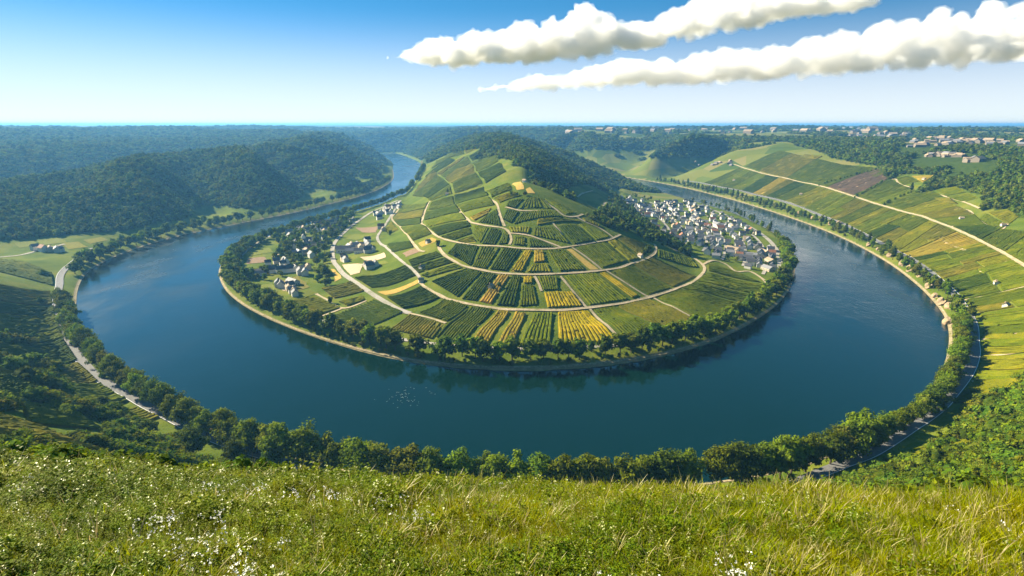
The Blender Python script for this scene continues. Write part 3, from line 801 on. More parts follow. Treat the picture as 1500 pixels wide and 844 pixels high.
RINGS = [
 ('in the lowest ring above the riverside lane', [
  ([(468, 423), (515, 412), (537, 427), (489, 438.5)], 'olive', 'h'),
  ([(411, 442), (464, 435), (501, 451), (466, 463)], 'yellowgreen', 'h'),
  ([(492, 442), (533, 433.5), (536, 440), (508, 450)], 'yellowgreen', 'h'),
  ([(550, 438), (593, 458), (541, 480), (471, 467)], 'dark', 'h'),
  ([(600, 460.5), (652, 475), (635, 499), (566, 484)], 'olive', 'v'),
  ([(689, 449), (724, 453), (680, 505), (637, 500)], 'green', 'v'),
  ([(657, 474), (688, 450), (655, 478), (637, 498)], 'green', 'v'),
  ([(728, 454.6), (748, 456), (717, 506), (684, 505)], 'straw', 'v'),
  ([(754, 457), (772, 459), (755, 506), (724, 506)], 'straw', 'v'),
  ([(781, 459), (811, 458), (810, 506), (757, 507)], 'bright', 'v'),
  ([(816, 458), (862, 455), (911, 502), (816, 507)], 'gold', 'v'),
  ([(867, 454), (901, 449), (973, 488), (917, 501)], 'green', 'v'),
  ([(903, 449), (952, 438), (1030, 475), (976, 488)], 'olive', 'v'),
  ([(961, 437), (996, 424), (1090, 446), (1036, 474)], 'green', 'v'),
  ([(997, 423), (1016, 414), (1112, 434), (1092, 445)], 'green', 'v'),
  ([(1018, 413), (1034, 400), (1120, 418), (1112, 432)], 'bright', 'v'),
  ([(1036, 398), (1037, 385), (1086, 403), (1118, 415)], 'green', 'v')]),
 ('in the second ring of the hill', [
  ([(517, 407.5), (595, 388), (611, 404), (543, 423)], 'dark', 'h'),
  ([(549, 428), (613, 409), (616, 414), (563, 434)], 'ochre', None),
  ([(564, 436), (617, 419), (647, 436.5), (589, 454)], 'dark', 'h'),
  ([(651, 438), (688, 448), (655, 473), (611, 459)], 'green', 'v'),
  ([(684, 394), (707, 398), (671, 439), (628, 413)], 'dark', 'v'),
  ([(708, 398), (729, 401.5), (698, 443), (673, 440)], 'dark', 'v'),
  ([(730, 402), (749, 404), (720, 448), (700, 443)], 'ochre', 'v'),
  ([(750, 404), (764, 404.5), (757, 451), (723, 449)], 'dark', 'v'),
  ([(766, 405.5), (781, 405.5), (782, 417), (764, 417)], 'gold', 'v'),
  ([(764, 418), (782, 418), (791, 448), (758, 451)], 'green', 'v'),
  ([(785, 405), (818, 405), (820, 426), (795, 427)], 'green', 'v'),
  ([(795, 428), (839, 428), (857, 450), (800, 453)], 'gold', 'v'),
  ([(824, 404), (873, 400.5), (923, 440), (863, 449.5)], 'bright', 'v'),
  ([(876, 400), (887, 399), (937, 434), (926, 439)], 'gold', 'v'),
  ([(893, 398), (925, 389), (985, 423), (951, 433)], 'green', 'v'),
  ([(927, 388), (957, 377), (1022, 405), (987, 422)], 'olive', 'v'),
  ([(962, 366), (1012, 378), (1025, 393), (962, 377)], 'green', 'v')]),
 ('in the middle ring of the hill', [
  ([(596, 382), (640, 368), (651, 376), (602, 392)], 'dark', 'h'),
  ([(602, 393), (652, 377.5), (666, 385), (612, 402)], 'green', 'h'),
  ([(613, 404), (667, 386), (681, 393), (625, 408)], 'bright', 'h'),
  ([(668, 357), (702, 361), (690, 392), (654, 372)], 'dark', 'v'),
  ([(703, 361), (735, 363), (713, 396), (691, 392)], 'green', 'v'),
  ([(736, 363), (766, 366), (743, 399), (715, 396)], 'dark', 'v'),
  ([(769, 367), (781, 367), (767, 400), (744, 399)], 'gold', 'v'),
  ([(782, 367), (796, 367), (801, 384), (780, 387)], 'straw', 'v'),
  ([(780, 388), (801, 386), (812, 400), (769, 400.5)], 'yellowgreen', 'v'),
  ([(800, 366.5), (825, 365), (861, 396.5), (818, 399.5)], 'green', 'v'),
  ([(827, 364.5), (837, 364), (879, 395), (863, 396.5)], 'ochre', None),
  ([(841, 363), (887, 355.5), (920, 384), (883, 394)], 'green', 'v'),
  ([(889, 355), (902, 351.5), (937, 380), (922, 384)], 'yellowgreen', 'v'),
  ([(904, 350.5), (915, 347), (957, 362), (940, 377)], 'olive', 'v')]),
 ('in the upper ring of the hill', [
  ([(695, 331), (717, 334), (703, 358.5), (693, 343)], 'bright', 'v'),
  ([(718, 334), (738, 338), (726, 360), (704, 358.5)], 'dark', 'v'),
  ([(739, 338), (745, 345), (744, 358), (728, 360)], 'green', 'v'),
  ([(752, 347), (772, 348), (770, 362), (751, 360)], 'green', 'v'),
  ([(774, 348.5), (795, 355), (816, 363), (773, 363.5)], 'dark', 'v'),
  ([(743, 333), (780, 333), (775, 344), (749, 341)], 'yellowgreen', 'v'),
  ([(782, 334), (813, 332), (838, 359), (778, 346)], 'green', 'v'),
  ([(815, 331.5), (845, 330), (871, 354), (841, 360)], 'dark', 'v'),
  ([(847, 329), (858, 328), (895, 348), (873, 354)], 'bright', 'v'),
  ([(788, 322), (812, 320.5), (857, 326), (784, 331)], 'yellowgreen', 'h'),
  ([(850, 318), (881, 331), (879, 334), (856, 325)], 'olive', 'v')]),
 ('near the top of the hill', [
  ([(741, 307), (762, 310.5), (749, 329), (736, 322)], 'dark', 'v'),
  ([(765, 311), (815, 311), (826, 318), (750, 331)], 'green', 'v'),
  ([(773, 290), (793, 289.5), (813, 307), (757, 308)], 'green', 'v'),
  ([(743, 296), (770, 291), (754, 307), (741, 303)], 'dark', 'v'),
  ([(796, 291), (808, 295), (847, 312), (829, 316)], 'bright', 'v'),
  ([(750, 270), (759, 266.5), (768, 278), (757, 279.5)], 'ochre', None),
  ([(769, 277.5), (776, 274), (786, 284.5), (771, 284)], 'ochre', None)]),
 ('on the left flank between the two long tracks', [
  ([(590, 299), (628, 297), (623, 306), (583, 311)], 'green', 'h'),
  ([(583, 312), (622, 308), (619, 318), (577, 321)], 'olive', 'h'),
  ([(577, 322.5), (617, 319.5), (617, 328), (586, 332)], 'dark', 'h'),
  ([(587, 334), (618, 330), (633, 343), (604, 354)], 'green', 'h'),
  ([(567, 358), (601, 353.5), (606, 363), (574, 371)], 'dark', 'h'),
  ([(587, 372), (609, 363), (617, 369), (593, 378)], 'brown', None),
  ([(610, 357), (634, 347), (643, 353), (617, 363)], 'straw', None),
  ([(566, 336), (573, 325), (584, 337), (568, 344)], 'yellowgreen', 'h')]),
 ('high on the left flank of the hill', [
  ([(632, 297), (664, 287), (667, 299), (626, 309)], 'green', 'h'),
  ([(625, 310), (668, 300.5), (675, 311), (621, 323)], 'dark', 'h'),
  ([(621, 325), (676, 312.5), (684, 322), (627, 334)], 'bright', 'h'),
  ([(628, 335), (686, 323.5), (690, 332), (641, 347)], 'dark', 'h'),
  ([(643, 348), (690, 333.5), (692, 343), (664, 353)], 'green', 'h'),
  ([(666, 354), (692, 345), (700, 357), (682, 357)], 'yellowgreen', 'h'),
  ([(687, 319), (722, 304), (713, 315), (694, 325)], 'straw', 'h'),
  ([(713, 317), (728, 306), (736, 333), (698, 327)], 'dark', 'v'),
  ([(669, 301), (716, 289), (725, 301), (678, 312)], 'green', 'h'),
  ([(665, 286), (709, 273), (716, 287), (668, 299)], 'dark', 'h'),
  ([(711, 281), (745, 268), (751, 279), (719, 291)], 'green', 'h'),
  ([(721, 292), (754, 281), (763, 288), (731, 299)], 'yellowgreen', 'h'),
  ([(626, 293), (660, 271), (663, 285), (632, 295)], 'green', 'h'),
  ([(662, 270), (698, 254), (708, 271), (665, 284)], 'green', 'h'),
  ([(620, 288), (650, 263), (659, 270), (626, 291)], 'dark', 'h'),
  ([(652, 262), (690, 240), (697, 253), (661, 269)], 'olive', 'h'),
  ([(691, 239), (721, 223), (730, 236), (699, 252)], 'green', 'h'),
  ([(700, 254), (732, 239), (742, 252), (711, 270)], 'dark', 'h'),
  ([(646, 258), (684, 230), (690, 238), (652, 261)], 'green', 'h'),
  ([(686, 229), (714, 214), (721, 221), (692, 237)], 'dark', 'h'),
  ([(640, 255), (668, 236), (682, 229), (646, 257)], 'olive', 'h'),
  ([(604, 287), (640, 256), (649, 262), (618, 289)], 'green', 'h'),
  ([(614, 272), (636, 250), (640, 255), (606, 284)], 'olive', 'h'),
  ([(622, 260), (655, 232), (667, 235), (637, 254)], 'dark', 'h'),
  ([(632, 248), (668, 218), (680, 226), (656, 232)], 'green', 'h'),
  ([(668, 217), (700, 207), (712, 213), (682, 226)], 'yellowgreen', 'h')])]
ORD = ['first', 'second', 'third', 'fourth', 'fifth', 'sixth', 'seventh', 'eighth', 'ninth', 'tenth', 'eleventh', 'twelfth', 'thirteenth', 'fourteenth', 'fifteenth', 'sixteenth', 'seventeenth', 'eighteenth', 'nineteenth', 'twentieth', 'twenty-first', 'twenty-second', 'twenty-third', 'twenty-fourth', 'twenty-fifth', 'twenty-sixth']
ORD += ['twenty-' + o_ for o_ in ORD[6:9]] + ['thirtieth'] + ['thirty-' + o_ for o_ in ORD[:9]] + ['fortieth'] + ['forty-' + o_ for o_ in ORD[:9]]
for where, lst in RINGS:
    by_x = sorted(range(len(lst)), key=lambda i: sum(p[0] for p in lst[i][0]))
    for n, i in enumerate(by_x):
        px, c, rw = lst[i]
        plot(px, c, ORD[n] + ' from left ' + where, rw, group='plots of the vineyard hill', noun='vineyard plot' if rw else 'bare plot')

# right-hand slope, lower band (road to slope track) and upper band (slope track to the wood)
LOW = [((1030, 268.5), (1083, 246)), ((1055, 273.5), (1100, 251)), ((1086, 279.5), (1123, 257)), ((1113, 286.5), (1153, 263)), ((1134, 291), (1180, 270)), ((1158, 297.5), (1211, 277)), ((1194, 311.5), (1238, 286)), ((1215, 319.5), (1265, 295)), ((1240, 329), (1294, 304)), ((1260, 339), (1322, 312)), ((1282, 350), (1349, 319)), ((1316, 368.5), (1375, 329)),
       ((1335, 378), (1437, 356)), ((1352, 389), (1455, 365)), ((1367, 400), (1470, 374)), ((1389, 416), (1492, 387)), ((1412, 440), (1530, 414)), ((1433, 459), (1560, 440)), ((1440, 480), (1570, 468)), ((1441, 497), (1580, 492)), ((1439, 520), (1590, 512)), ((1426, 556), (1590, 545)), ((1392, 592), (1480, 580))]
LC = ['green', 'green', 'dark', 'olive', 'green', 'yellowgreen', 'bright', 'olive', 'yellowgreen', 'bright', 'olive', 'yellowgreen', 'dark', 'bright', 'olive', 'dark', 'green', 'bright', 'green', 'bright', 'yellowgreen', 'yellowgreen']
LOW2 = []; LC2 = []
for i in range(len(LOW) - 1):
    (a, b), (c_, d_) = LOW[i], LOW[i + 1]
    f = rng.uniform(0.38, 0.62)
    LOW2 += [(a, b), ((a[0] + f * (c_[0] - a[0]), a[1] + f * (c_[1] - a[1])), (b[0] + f * (d_[0] - b[0]), b[1] + f * (d_[1] - b[1])))]
    LC2 += [LC[i], rng.choice(['green', 'bright', 'olive', 'yellowgreen', 'dark', 'bright', 'straw'])]
LOW2.append(LOW[-1])
for i in range(len(LOW2) - 1):
    (a, b), (c_, d_) = LOW2[i], LOW2[i + 1]
    if i > 12 and rng.random() < 0.55:      # a plot shared by two growers: an upper and a lower piece
        f = rng.uniform(0.4, 0.62); g_ = f + rng.normal(0, 0.03)
        m1 = (a[0] + f * (b[0] - a[0]), a[1] + f * (b[1] - a[1])); m2 = (c_[0] + g_ * (d_[0] - c_[0]), c_[1] + g_ * (d_[1] - c_[1]))
        plot([m1, m2, c_, a], LC2[i], 'lower part of ' + ORD[i] + ' strip from far end above right road', 'v', inset=1.2, group='vineyard strips of the right slope')
        plot([b, d_, m2, m1], rng.choice(['green', 'bright', 'olive', 'yellowgreen']), 'upper part of ' + ORD[i] + ' strip from far end above right road', 'v', inset=1.2, group='vineyard strips of the right slope')
    else:
        plot([b, d_, c_, a], LC2[i], ORD[i] + ' strip from far end above right road', 'v', inset=1.2, group='vineyard strips of the right slope')
UP = [((1090, 244), (1142, 221)), ((1112, 251), (1160, 225)), ((1153, 261), (1196, 233)), ((1180, 267), (1232, 241)), ((1212, 274.5), (1285, 246)), ((1250, 286.5), (1303, 262)), ((1278, 295.5), (1335, 276)), ((1295, 300.5), (1350, 283)), ((1321, 308.5), (1372, 292)), ((1349, 315), (1404, 302)), ((1366, 321), (1428, 314)), ((1397, 333), (1445, 330)), ((1437, 352), (1466, 336)), ((1472, 370), (1510, 340)), ((1530, 404), (1600, 360))]
UC = ['green', 'olive', 'green', 'green', 'brown', 'green', 'bright', 'green', 'yellowgreen', 'olive', 'green', 'dark', 'green', 'bright']
for i in range(len(UP) - 1):
    (a, b), (c_, d_) = UP[i], UP[i + 1]
    plot([b, d_, c_, a], UC[i], ORD[i] + ' plot from the far end above the slope track', 'v', inset=1.5, group='upper plots of the right slope')
for n, (px, c) in enumerate([([(1345, 284), (1367, 280), (1382, 288), (1356, 294)], 'green'), ([(1370, 279), (1400, 273.5), (1416, 282), (1384, 288)], 'bright'), ([(1384, 289), (1418, 283), (1434, 290), (1410, 297)], 'bright'), ([(1312, 262), (1330, 258), (1348, 266), (1322, 272)], 'green'), ([(1334, 258), (1372, 256.5), (1352, 268), (1348, 265)], 'straw'),
                              ([(1445, 311), (1476, 307), (1492, 318), (1478, 330)], 'yellowgreen'), ([(1434, 322), (1443, 313), (1476, 331), (1462, 338)], 'bright'), ([(1266, 252), (1285, 246), (1296, 255), (1281, 261)], 'green'), ([(1180, 226), (1205, 229), (1196, 234), (1172, 231)], 'olive'), ([(1368, 290), (1392, 291), (1404, 300), (1380, 297)], 'olive')]):
    plot(px, c, ORD[n] + ' small plot from the left under the plateau wood'if False else ['under the pale path at the wood edge', 'tucked into the notch of the plateau wood', 'right of the path below the wood notch', 'inside the curved pale path', 'dry one touching the wood point', 'highest one at the right edge', 'beside the bent path at the right edge', 'beyond the brown plot', 'far one near the wooded hilltop', 'under the notch path'][n], 'h', inset=1.2, group='small plots below the plateau wood')

# fields of the hamlet
for px, c, w_ in [([(369, 368.5), (395, 363), (402, 369), (364, 376)], 'lawn', 'upper one near the river trees'), ([(362, 378), (389, 376.5), (397, 384), (360, 387.5)], 'brown', 'nearest the left river trees'), ([(402, 371), (414, 364.5), (405, 384), (397, 376)], 'tan', 'narrow one behind the brown field'),
                  ([(371, 419), (399, 415), (409, 427), (390, 434)], 'lawn', 'beside the riverside lane'), ([(404, 414), (437, 404), (455, 421), (430, 429)], 'olive', 'wide one in front of the white row houses'), ([(402, 416), (418, 411), (432, 425), (414, 427)], 'tan', 'farmyard part of the wide field'), ([(485, 394), (489.5, 394), (503, 407), (490, 414)], 'ochre', 'triangle inside the road bend'),
                  ([(525, 377), (564, 369.5), (566, 377), (538, 384)], 'tan', 'long one behind the big roofs'), ([(520, 333.5), (555, 331.5), (551, 341), (531, 341)], 'brown', 'far one beside the hamlet road'), ([(499, 388), (533, 387), (528, 400), (513, 404)], 'tan', 'dug up yard with earth piles'),
                  ([(540, 386), (563, 381), (571, 385), (545, 392)], 'lawn', 'small one right of the tan field'), ([(504, 350), (520, 343), (548, 345), (522, 352)], 'lawn', 'first behind the road bend'), ([(502, 360), (530, 352), (540, 356), (506, 364)], 'yellowgreen', 'second behind the road bend'), ([(405, 441), (452, 424), (470, 430), (425, 441)], 'green', 'strip under the wide field'),
                  ([(52, 352), (90, 348), (100, 356), (60, 360)], 'lawn', 'left one in the side valley'), ([(88, 357), (115, 354), (130, 362), (100, 366)], 'yellowgreen', 'bright one in the side valley'), ([(120, 352), (150, 347), (160, 352), (132, 358)], 'yellowgreen', 'slender one by the far bank trees'), ([(20, 356), (50, 352), (58, 359), (28, 364)], 'lawn', 'far left one in the side valley'),
                  ([(845, 290), (876, 284), (884, 290), (868, 296)], 'lawn', 'round one in the wooded side valley'), ([(836, 282), (850, 278), (858, 284), (842, 288)], 'lawn', 'small one deep in the wooded valley')]:
    plot(px, c, w_, None, inset=1.0, name='field', cat='field', noun='field', group=None)
# ---------------------------------------------------------------- trees
def leaf_mat(name, dark, light, tip, trans=0.35, patch=0.0):
    g = NT(name)
    P = g.pos()
    n = g.noise(P, 0.35, 3, 0.6)
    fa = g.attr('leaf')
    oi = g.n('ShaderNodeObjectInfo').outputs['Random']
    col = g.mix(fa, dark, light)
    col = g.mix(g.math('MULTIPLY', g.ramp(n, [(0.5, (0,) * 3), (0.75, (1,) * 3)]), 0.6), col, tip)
    if patch:      # stands of different age and species
        col = g.mix(g.math('MULTIPLY', g.ramp(g.noise(P, 0.007, 4), [(0.42, (0,) * 3), (0.60, (1,) * 3)]), patch), col, (0.150, 0.165, 0.016))
        col = g.mix(g.math('MULTIPLY', g.ramp(g.noise(P, 0.011, 3), [(0.55, (0,) * 3), (0.68, (1,) * 3)]), patch), col, (0.022, 0.050, 0.016))
    hs = g.n('ShaderNodeHueSaturation', i_Color=col, i_Hue=g.math('ADD', 0.478, g.math('MULTIPLY', oi, 0.04)), i_Value=g.math('ADD', 0.75, g.math('MULTIPLY', oi, 0.75)))
    d = g.bsdf(hs.outputs[0], 0.85, 0.02)
    t = g.n('ShaderNodeBsdfTranslucent', i_Color=hs.outputs[0]).outputs[0]
    return g.done(g.n('ShaderNodeMixShader', i_0=trans, i_1=d, i_2=t).outputs[0])
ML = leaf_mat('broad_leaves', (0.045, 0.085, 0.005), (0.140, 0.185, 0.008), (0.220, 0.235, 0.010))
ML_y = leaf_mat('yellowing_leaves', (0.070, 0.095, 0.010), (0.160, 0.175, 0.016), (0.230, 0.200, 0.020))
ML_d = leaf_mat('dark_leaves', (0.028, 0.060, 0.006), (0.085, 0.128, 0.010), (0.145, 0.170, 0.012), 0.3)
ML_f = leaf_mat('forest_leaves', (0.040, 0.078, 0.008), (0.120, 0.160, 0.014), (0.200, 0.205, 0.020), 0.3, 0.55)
g = NT('bark'); P = g.pos()
M_bark = g.done(g.bsdf(g.ramp(g.noise(P, 2.0, 4), [(0.3, (0.05, 0.04, 0.03)), (0.7, (0.12, 0.095, 0.07))]), 0.9, 0.1))

ICO = None
def ico(sub=1):
    t = (1 + 5 ** 0.5) / 2
    v = [(-1, t, 0), (1, t, 0), (-1, -t, 0), (1, -t, 0), (0, -1, t), (0, 1, t), (0, -1, -t), (0, 1, -t), (t, 0, -1), (t, 0, 1), (-t, 0, -1), (-t, 0, 1)]
    f = [(0, 11, 5), (0, 5, 1), (0, 1, 7), (0, 7, 10), (0, 10, 11), (1, 5, 9), (5, 11, 4), (11, 10, 2), (10, 7, 6), (7, 1, 8), (3, 9, 4), (3, 4, 2), (3, 2, 6), (3, 6, 8), (3, 8, 9), (4, 9, 5), (2, 4, 11), (6, 2, 10), (8, 6, 7), (9, 8, 1)]
    v = [np.array(p) / np.linalg.norm(p) for p in v]
    for _ in range(sub):
        cache = {}; nf = []
        def mid(a, b):
            k_ = (min(a, b), max(a, b))
            if k_ not in cache:
                m = v[a] + v[b]; v.append(m / np.linalg.norm(m)); cache[k_] = len(v) - 1
            return cache[k_]
        for a, b, c in f:
            ab, bc, ca = mid(a, b), mid(b, c), mid(c, a)
            nf += [(a, ab, ca), (b, bc, ab), (c, ca, bc), (ab, bc, ca)]
        f = nf
    return np.array(v), np.array(f)
ICO1 = ico(1); ICO2 = ico(2)

def tube(path, rads, k=6):
    path = np.asarray(path, float); V = []; F = []
    for i, (p, r) in enumerate(zip(path, rads)):
        d = path[min(i + 1, len(path) - 1)] - path[max(i - 1, 0)]; d /= np.linalg.norm(d) + 1e-9
        a = np.cross(d, [0.31, 0.95, 0.02]); a /= np.linalg.norm(a); b = np.cross(d, a)
        for j in range(k):
            t = 2 * math.pi * j / k
            V.append(p + r * (math.cos(t) * a + math.sin(t) * b))
    for i in range(len(path) - 1):
        for j in range(k):
            q = (j + 1) % k
            F.append((i * k + j, i * k + q, (i + 1) * k + q, (i + 1) * k + j))
    return np.array(V), np.array(F)

def crown_mesh(name, h, rad, base, nclump, nleaf, size, seed, mat, lumpy=0.35, shape=1.0, core=0.62):
    """an uneven crown: clumps of leaf-sized faces spread through its volume, around a ragged inner mass"""
    r = np.random.default_rng(seed)
    V = []; F = []; A = []
    nv = 0
    zc = base + (h - base) * 0.5; hz_ = (h - base) * 0.5
    # clump centres
    cs = []
    while len(cs) < nclump:
        d = r.normal(0, 1, 3); d /= np.linalg.norm(d)
        if d[2] < -0.75: continue
        q = r.uniform(0.62, 1.0) * (1 + lumpy * r.normal(0, 0.35))
        taper = 1.0 - 0.35 * shape * max(0, d[2]) - 0.25 * max(0, -d[2])
        cs.append((np.array([d[0] * rad * q * taper, d[1] * rad * q * taper, zc + d[2] * hz_ * q]), d))
    cr = rad * 0.42
    for c, d in cs:
        k_ = cr * r.uniform(0.6, 1.25)
        m = int(nleaf * r.uniform(0.7, 1.3))
        o = r.normal(0, 1, (m, 3)); o /= np.linalg.norm(o, axis=1)[:, None]
        o = o * k_ * (r.random((m, 1)) ** 0.45); o[:, 2] *= 0.8
        p = c + o
        nn = o / (np.linalg.norm(o, axis=1)[:, None] + 1e-6) + 0.5 * d + np.array([0, 0, 0.35]) + 0.75 * r.normal(0, 1, (m, 3))
        nn /= np.linalg.norm(nn, axis=1)[:, None]
        a = np.cross(nn, r.normal(0, 1, (m, 3))); a /= np.linalg.norm(a, axis=1)[:, None] + 1e-9
        b = np.cross(nn, a)
        s = size * r.uniform(0.6, 1.4, (m, 1)); e = r.uniform(0.5, 0.9, (m, 1))
        quad = np.stack([p - a * s, p - b * s * e, p + a * s, p + b * s * e], 1)
        V.append(quad.reshape(-1, 3)); F.append(nv + np.arange(m * 4).reshape(m, 4)); nv += m * 4
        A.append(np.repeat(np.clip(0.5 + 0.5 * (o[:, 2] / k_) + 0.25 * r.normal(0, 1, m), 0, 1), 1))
    V = np.vstack(V); F4 = np.vstack(F); A = np.concatenate(A)
    iv, jf = ICO2
    rr_ = 1 + 0.28 * np.array([vnoise(x * 2.1 + seed, y * 2.1 + z * 2.7) for x, y, z in iv])
    cv = iv * rr_[:, None] * np.array([rad * core, rad * core, hz_ * (core + 0.08)]) + np.array([0, 0, zc])
    F3 = jf + nv
    me = mesh_np(name, np.vstack([V, cv]), [F4, F3], [mat])
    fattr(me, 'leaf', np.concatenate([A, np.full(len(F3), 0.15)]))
    return me

def trunk_mesh(name, h, rad, seed):
    r = np.random.default_rng(seed)
    top = np.array([r.normal(0, 0.3), r.normal(0, 0.3), h])
    V, F = tube([(0, 0, -0.8), (0, 0, h * 0.25), top * 0.6, top], [rad * 1.25, rad, rad * 0.75, rad * 0.35])
    Vs = [V]; Fs = [F]; n = len(V)
    for q in range(5):
        t = r.uniform(0.35, 0.7); a = r.uniform(0, 6.28); L = h * r.uniform(0.35, 0.55)
        p = top * t
        v, f = tube([p, p + np.array([math.cos(a) * L * 0.5, math.sin(a) * L * 0.5, L * 0.35]), p + np.array([math.cos(a) * L, math.sin(a) * L, L * 0.75])], [rad * 0.4, rad * 0.28, rad * 0.12], 5)
        Vs.append(v); Fs.append(f + n); n += len(v)
    return mesh_np(name, np.vstack(Vs), np.vstack(Fs), [M_bark])

# prototypes: near trees (fine leaves) and middle-distance trees
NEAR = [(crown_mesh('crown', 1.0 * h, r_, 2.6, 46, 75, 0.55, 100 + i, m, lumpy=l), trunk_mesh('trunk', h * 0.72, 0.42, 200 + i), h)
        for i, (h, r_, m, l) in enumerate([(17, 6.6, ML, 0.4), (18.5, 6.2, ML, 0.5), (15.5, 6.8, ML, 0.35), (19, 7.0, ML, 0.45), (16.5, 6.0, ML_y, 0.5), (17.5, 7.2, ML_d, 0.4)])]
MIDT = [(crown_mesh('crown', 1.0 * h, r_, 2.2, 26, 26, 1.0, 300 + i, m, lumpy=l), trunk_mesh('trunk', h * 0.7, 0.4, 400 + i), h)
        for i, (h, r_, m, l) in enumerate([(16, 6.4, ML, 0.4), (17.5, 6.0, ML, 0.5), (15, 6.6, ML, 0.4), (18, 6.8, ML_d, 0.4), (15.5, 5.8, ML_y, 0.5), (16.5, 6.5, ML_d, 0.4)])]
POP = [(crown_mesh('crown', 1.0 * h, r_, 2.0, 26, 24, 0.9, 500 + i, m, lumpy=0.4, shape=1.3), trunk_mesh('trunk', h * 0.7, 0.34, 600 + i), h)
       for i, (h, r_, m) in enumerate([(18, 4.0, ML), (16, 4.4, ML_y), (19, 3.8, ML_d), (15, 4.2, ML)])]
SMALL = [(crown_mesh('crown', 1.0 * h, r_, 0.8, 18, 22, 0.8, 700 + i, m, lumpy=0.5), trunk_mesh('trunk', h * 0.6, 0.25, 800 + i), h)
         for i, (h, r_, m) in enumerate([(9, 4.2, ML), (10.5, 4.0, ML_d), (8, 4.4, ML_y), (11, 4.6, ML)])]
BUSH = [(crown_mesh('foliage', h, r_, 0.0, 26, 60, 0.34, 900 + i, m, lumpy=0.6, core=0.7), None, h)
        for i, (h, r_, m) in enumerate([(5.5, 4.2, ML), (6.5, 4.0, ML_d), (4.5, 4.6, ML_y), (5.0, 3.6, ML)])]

def plant_tree(name, proto, x, y, s, label, cat, group, sx=None):
    e = bpy.data.objects.new(name, None); C.objects.link(e)
    z = float(H(np.array([x]), np.array([y]))[0])
    e.location = (x, y, max(z, 0.3)); e.rotation_euler = (0, 0, rng.uniform(0, 6.28))
    w_ = s * (sx or 1.0) * rng.uniform(0.92, 1.1)
    e.scale = (w_, w_, s)
    e['label'] = label; e['category'] = cat; e['group'] = group
    cme, tme, _ = proto
    obj('crown' if tme else 'foliage', cme, parent=e)
    if tme: obj('trunk', tme, parent=e)
    return e

TREE_XY = []
def tree_line(L, step, off, jit, protos, smin, smax, name, label, cat, group, skip=0.0, sx=None, keep=None):
    L = resample(L, step)
    T = np.gradient(L, axis=0); T /= np.linalg.norm(T, axis=1)[:, None] + 1e-9
    N = np.stack([-T[:, 1], T[:, 0]], 1)
    n = 0
    for p, t, nn in zip(L, T, N):
        if rng.random() < skip: continue
        q = p + nn * (off + rng.normal(0, jit)) + t * rng.normal(0, step * 0.16)
        if keep is not None and not keep(q): continue
        if grid_at(DRV, q[0], q[1]) < 3: continue
        plant_tree(name, protos[rng.integers(len(protos))], q[0], q[1], rng.uniform(smin, smax), label, cat, group, sx)
        n += 1
    return n

def part_of(L, pa, pb):
    """the piece of bank line L between two picture points on the water's edge"""
    s = np.concatenate([[0], np.cumsum(np.linalg.norm(np.diff(L, axis=0), axis=1))])
    a = float(seg_dist(*px_flat([pa]).T, L)[1][0]); b_ = float(seg_dist(*px_flat([pb]).T, L)[1][0])
    a, b_ = min(a, b_), max(a, b_)
    q = np.arange(a, b_, 4.0)
    return np.stack([np.interp(q, s, L[:, k_]) for k_ in (0, 1)], 1)
_m = off_line(IN, 12.0)[len(IN) // 2]
sI = 1.0 if grid_at(DRV, _m[0], _m[1]) > 0 else -1.0
sO = side_sign(OUT)
cnt = {}
def TLN(nm, *a, **k_):
    cnt[nm] = tree_line(*a, **k_)
# the tip and both shores of the peninsula
TLN('tip', part_of(IN, (440, 487), (1000, 514)), 12.5, sI * 10, 2.2, MIDT[:5], 1.05, 1.35, 'riverside_tree', 'round green tree in the row on the near tip of the peninsula', 'tree', 'trees round the tip of the peninsula', skip=0.05)
TLN('tip2', part_of(IN, (700, 540), (1000, 514)), 26, sI * 17, 2.5, SMALL, 0.7, 1.1, 'riverside_tree', 'small tree behind the row on the near tip of the peninsula', 'tree', 'small trees behind the peninsula tip row', skip=0.3)
TLN('inl', part_of(IN, (350, 366), (440, 487)), 11.5, sI * 10, 2.0, MIDT[:4], 0.9, 1.15, 'riverside_tree', 'dense round tree on the left shore of the peninsula', 'tree', 'trees on the left shore of the peninsula')
TLN('inl2', part_of(IN, (365, 358), (420, 479)), 15, sI * 21, 2.5, MIDT[:4], 0.75, 1.0, 'riverside_tree', 'tree in the second row along the left shore of the peninsula', 'tree', 'second row of trees on the left shore')
TLN('inr', part_of(IN, (1000, 514), (1152, 362)), 11.5, sI * 9, 2.5, MIDT, 0.95, 1.25, 'riverside_tree', 'leafy tree on the right shore of the peninsula below the village', 'tree', 'trees on the right shore of the peninsula')
TLN('inr2', part_of(IN, (1000, 514), (1160, 420)), 17, sI * 18, 2.5, MIDT[:5], 0.65, 0.9, 'riverside_tree', 'smaller tree in the second row on the right shore of the peninsula', 'tree', 'second row of trees on the right shore')
TLN('infl', part_of(IN, (616, 268), (350, 366)), 15, sI * 9, 2.5, MIDT[:4], 0.85, 1.1, 'riverside_tree', 'tree of the long row between hamlet and left river reach', 'tree', 'trees along the left river reach of the peninsula')
TLN('infr', part_of(IN, (1152, 362), (1020, 296)), 15, sI * 9, 2, POP, 0.7, 1.0, 'poplar_tree', 'slim tree on the village waterfront', 'tree', 'slim trees on the village waterfront', skip=0.25)
TLN('tipb', part_of(IN, (440, 487), (1100, 473)), 8.0, sI * 4.5, 1.0, SMALL, 0.35, 0.62, 'shade_shrub', 'low shrub added to darken the verge under the peninsula shore trees', 'shrub', 'added shrubs along the peninsula shore', skip=0.15)  # shrub line added to darken the verge where the tree shade lies
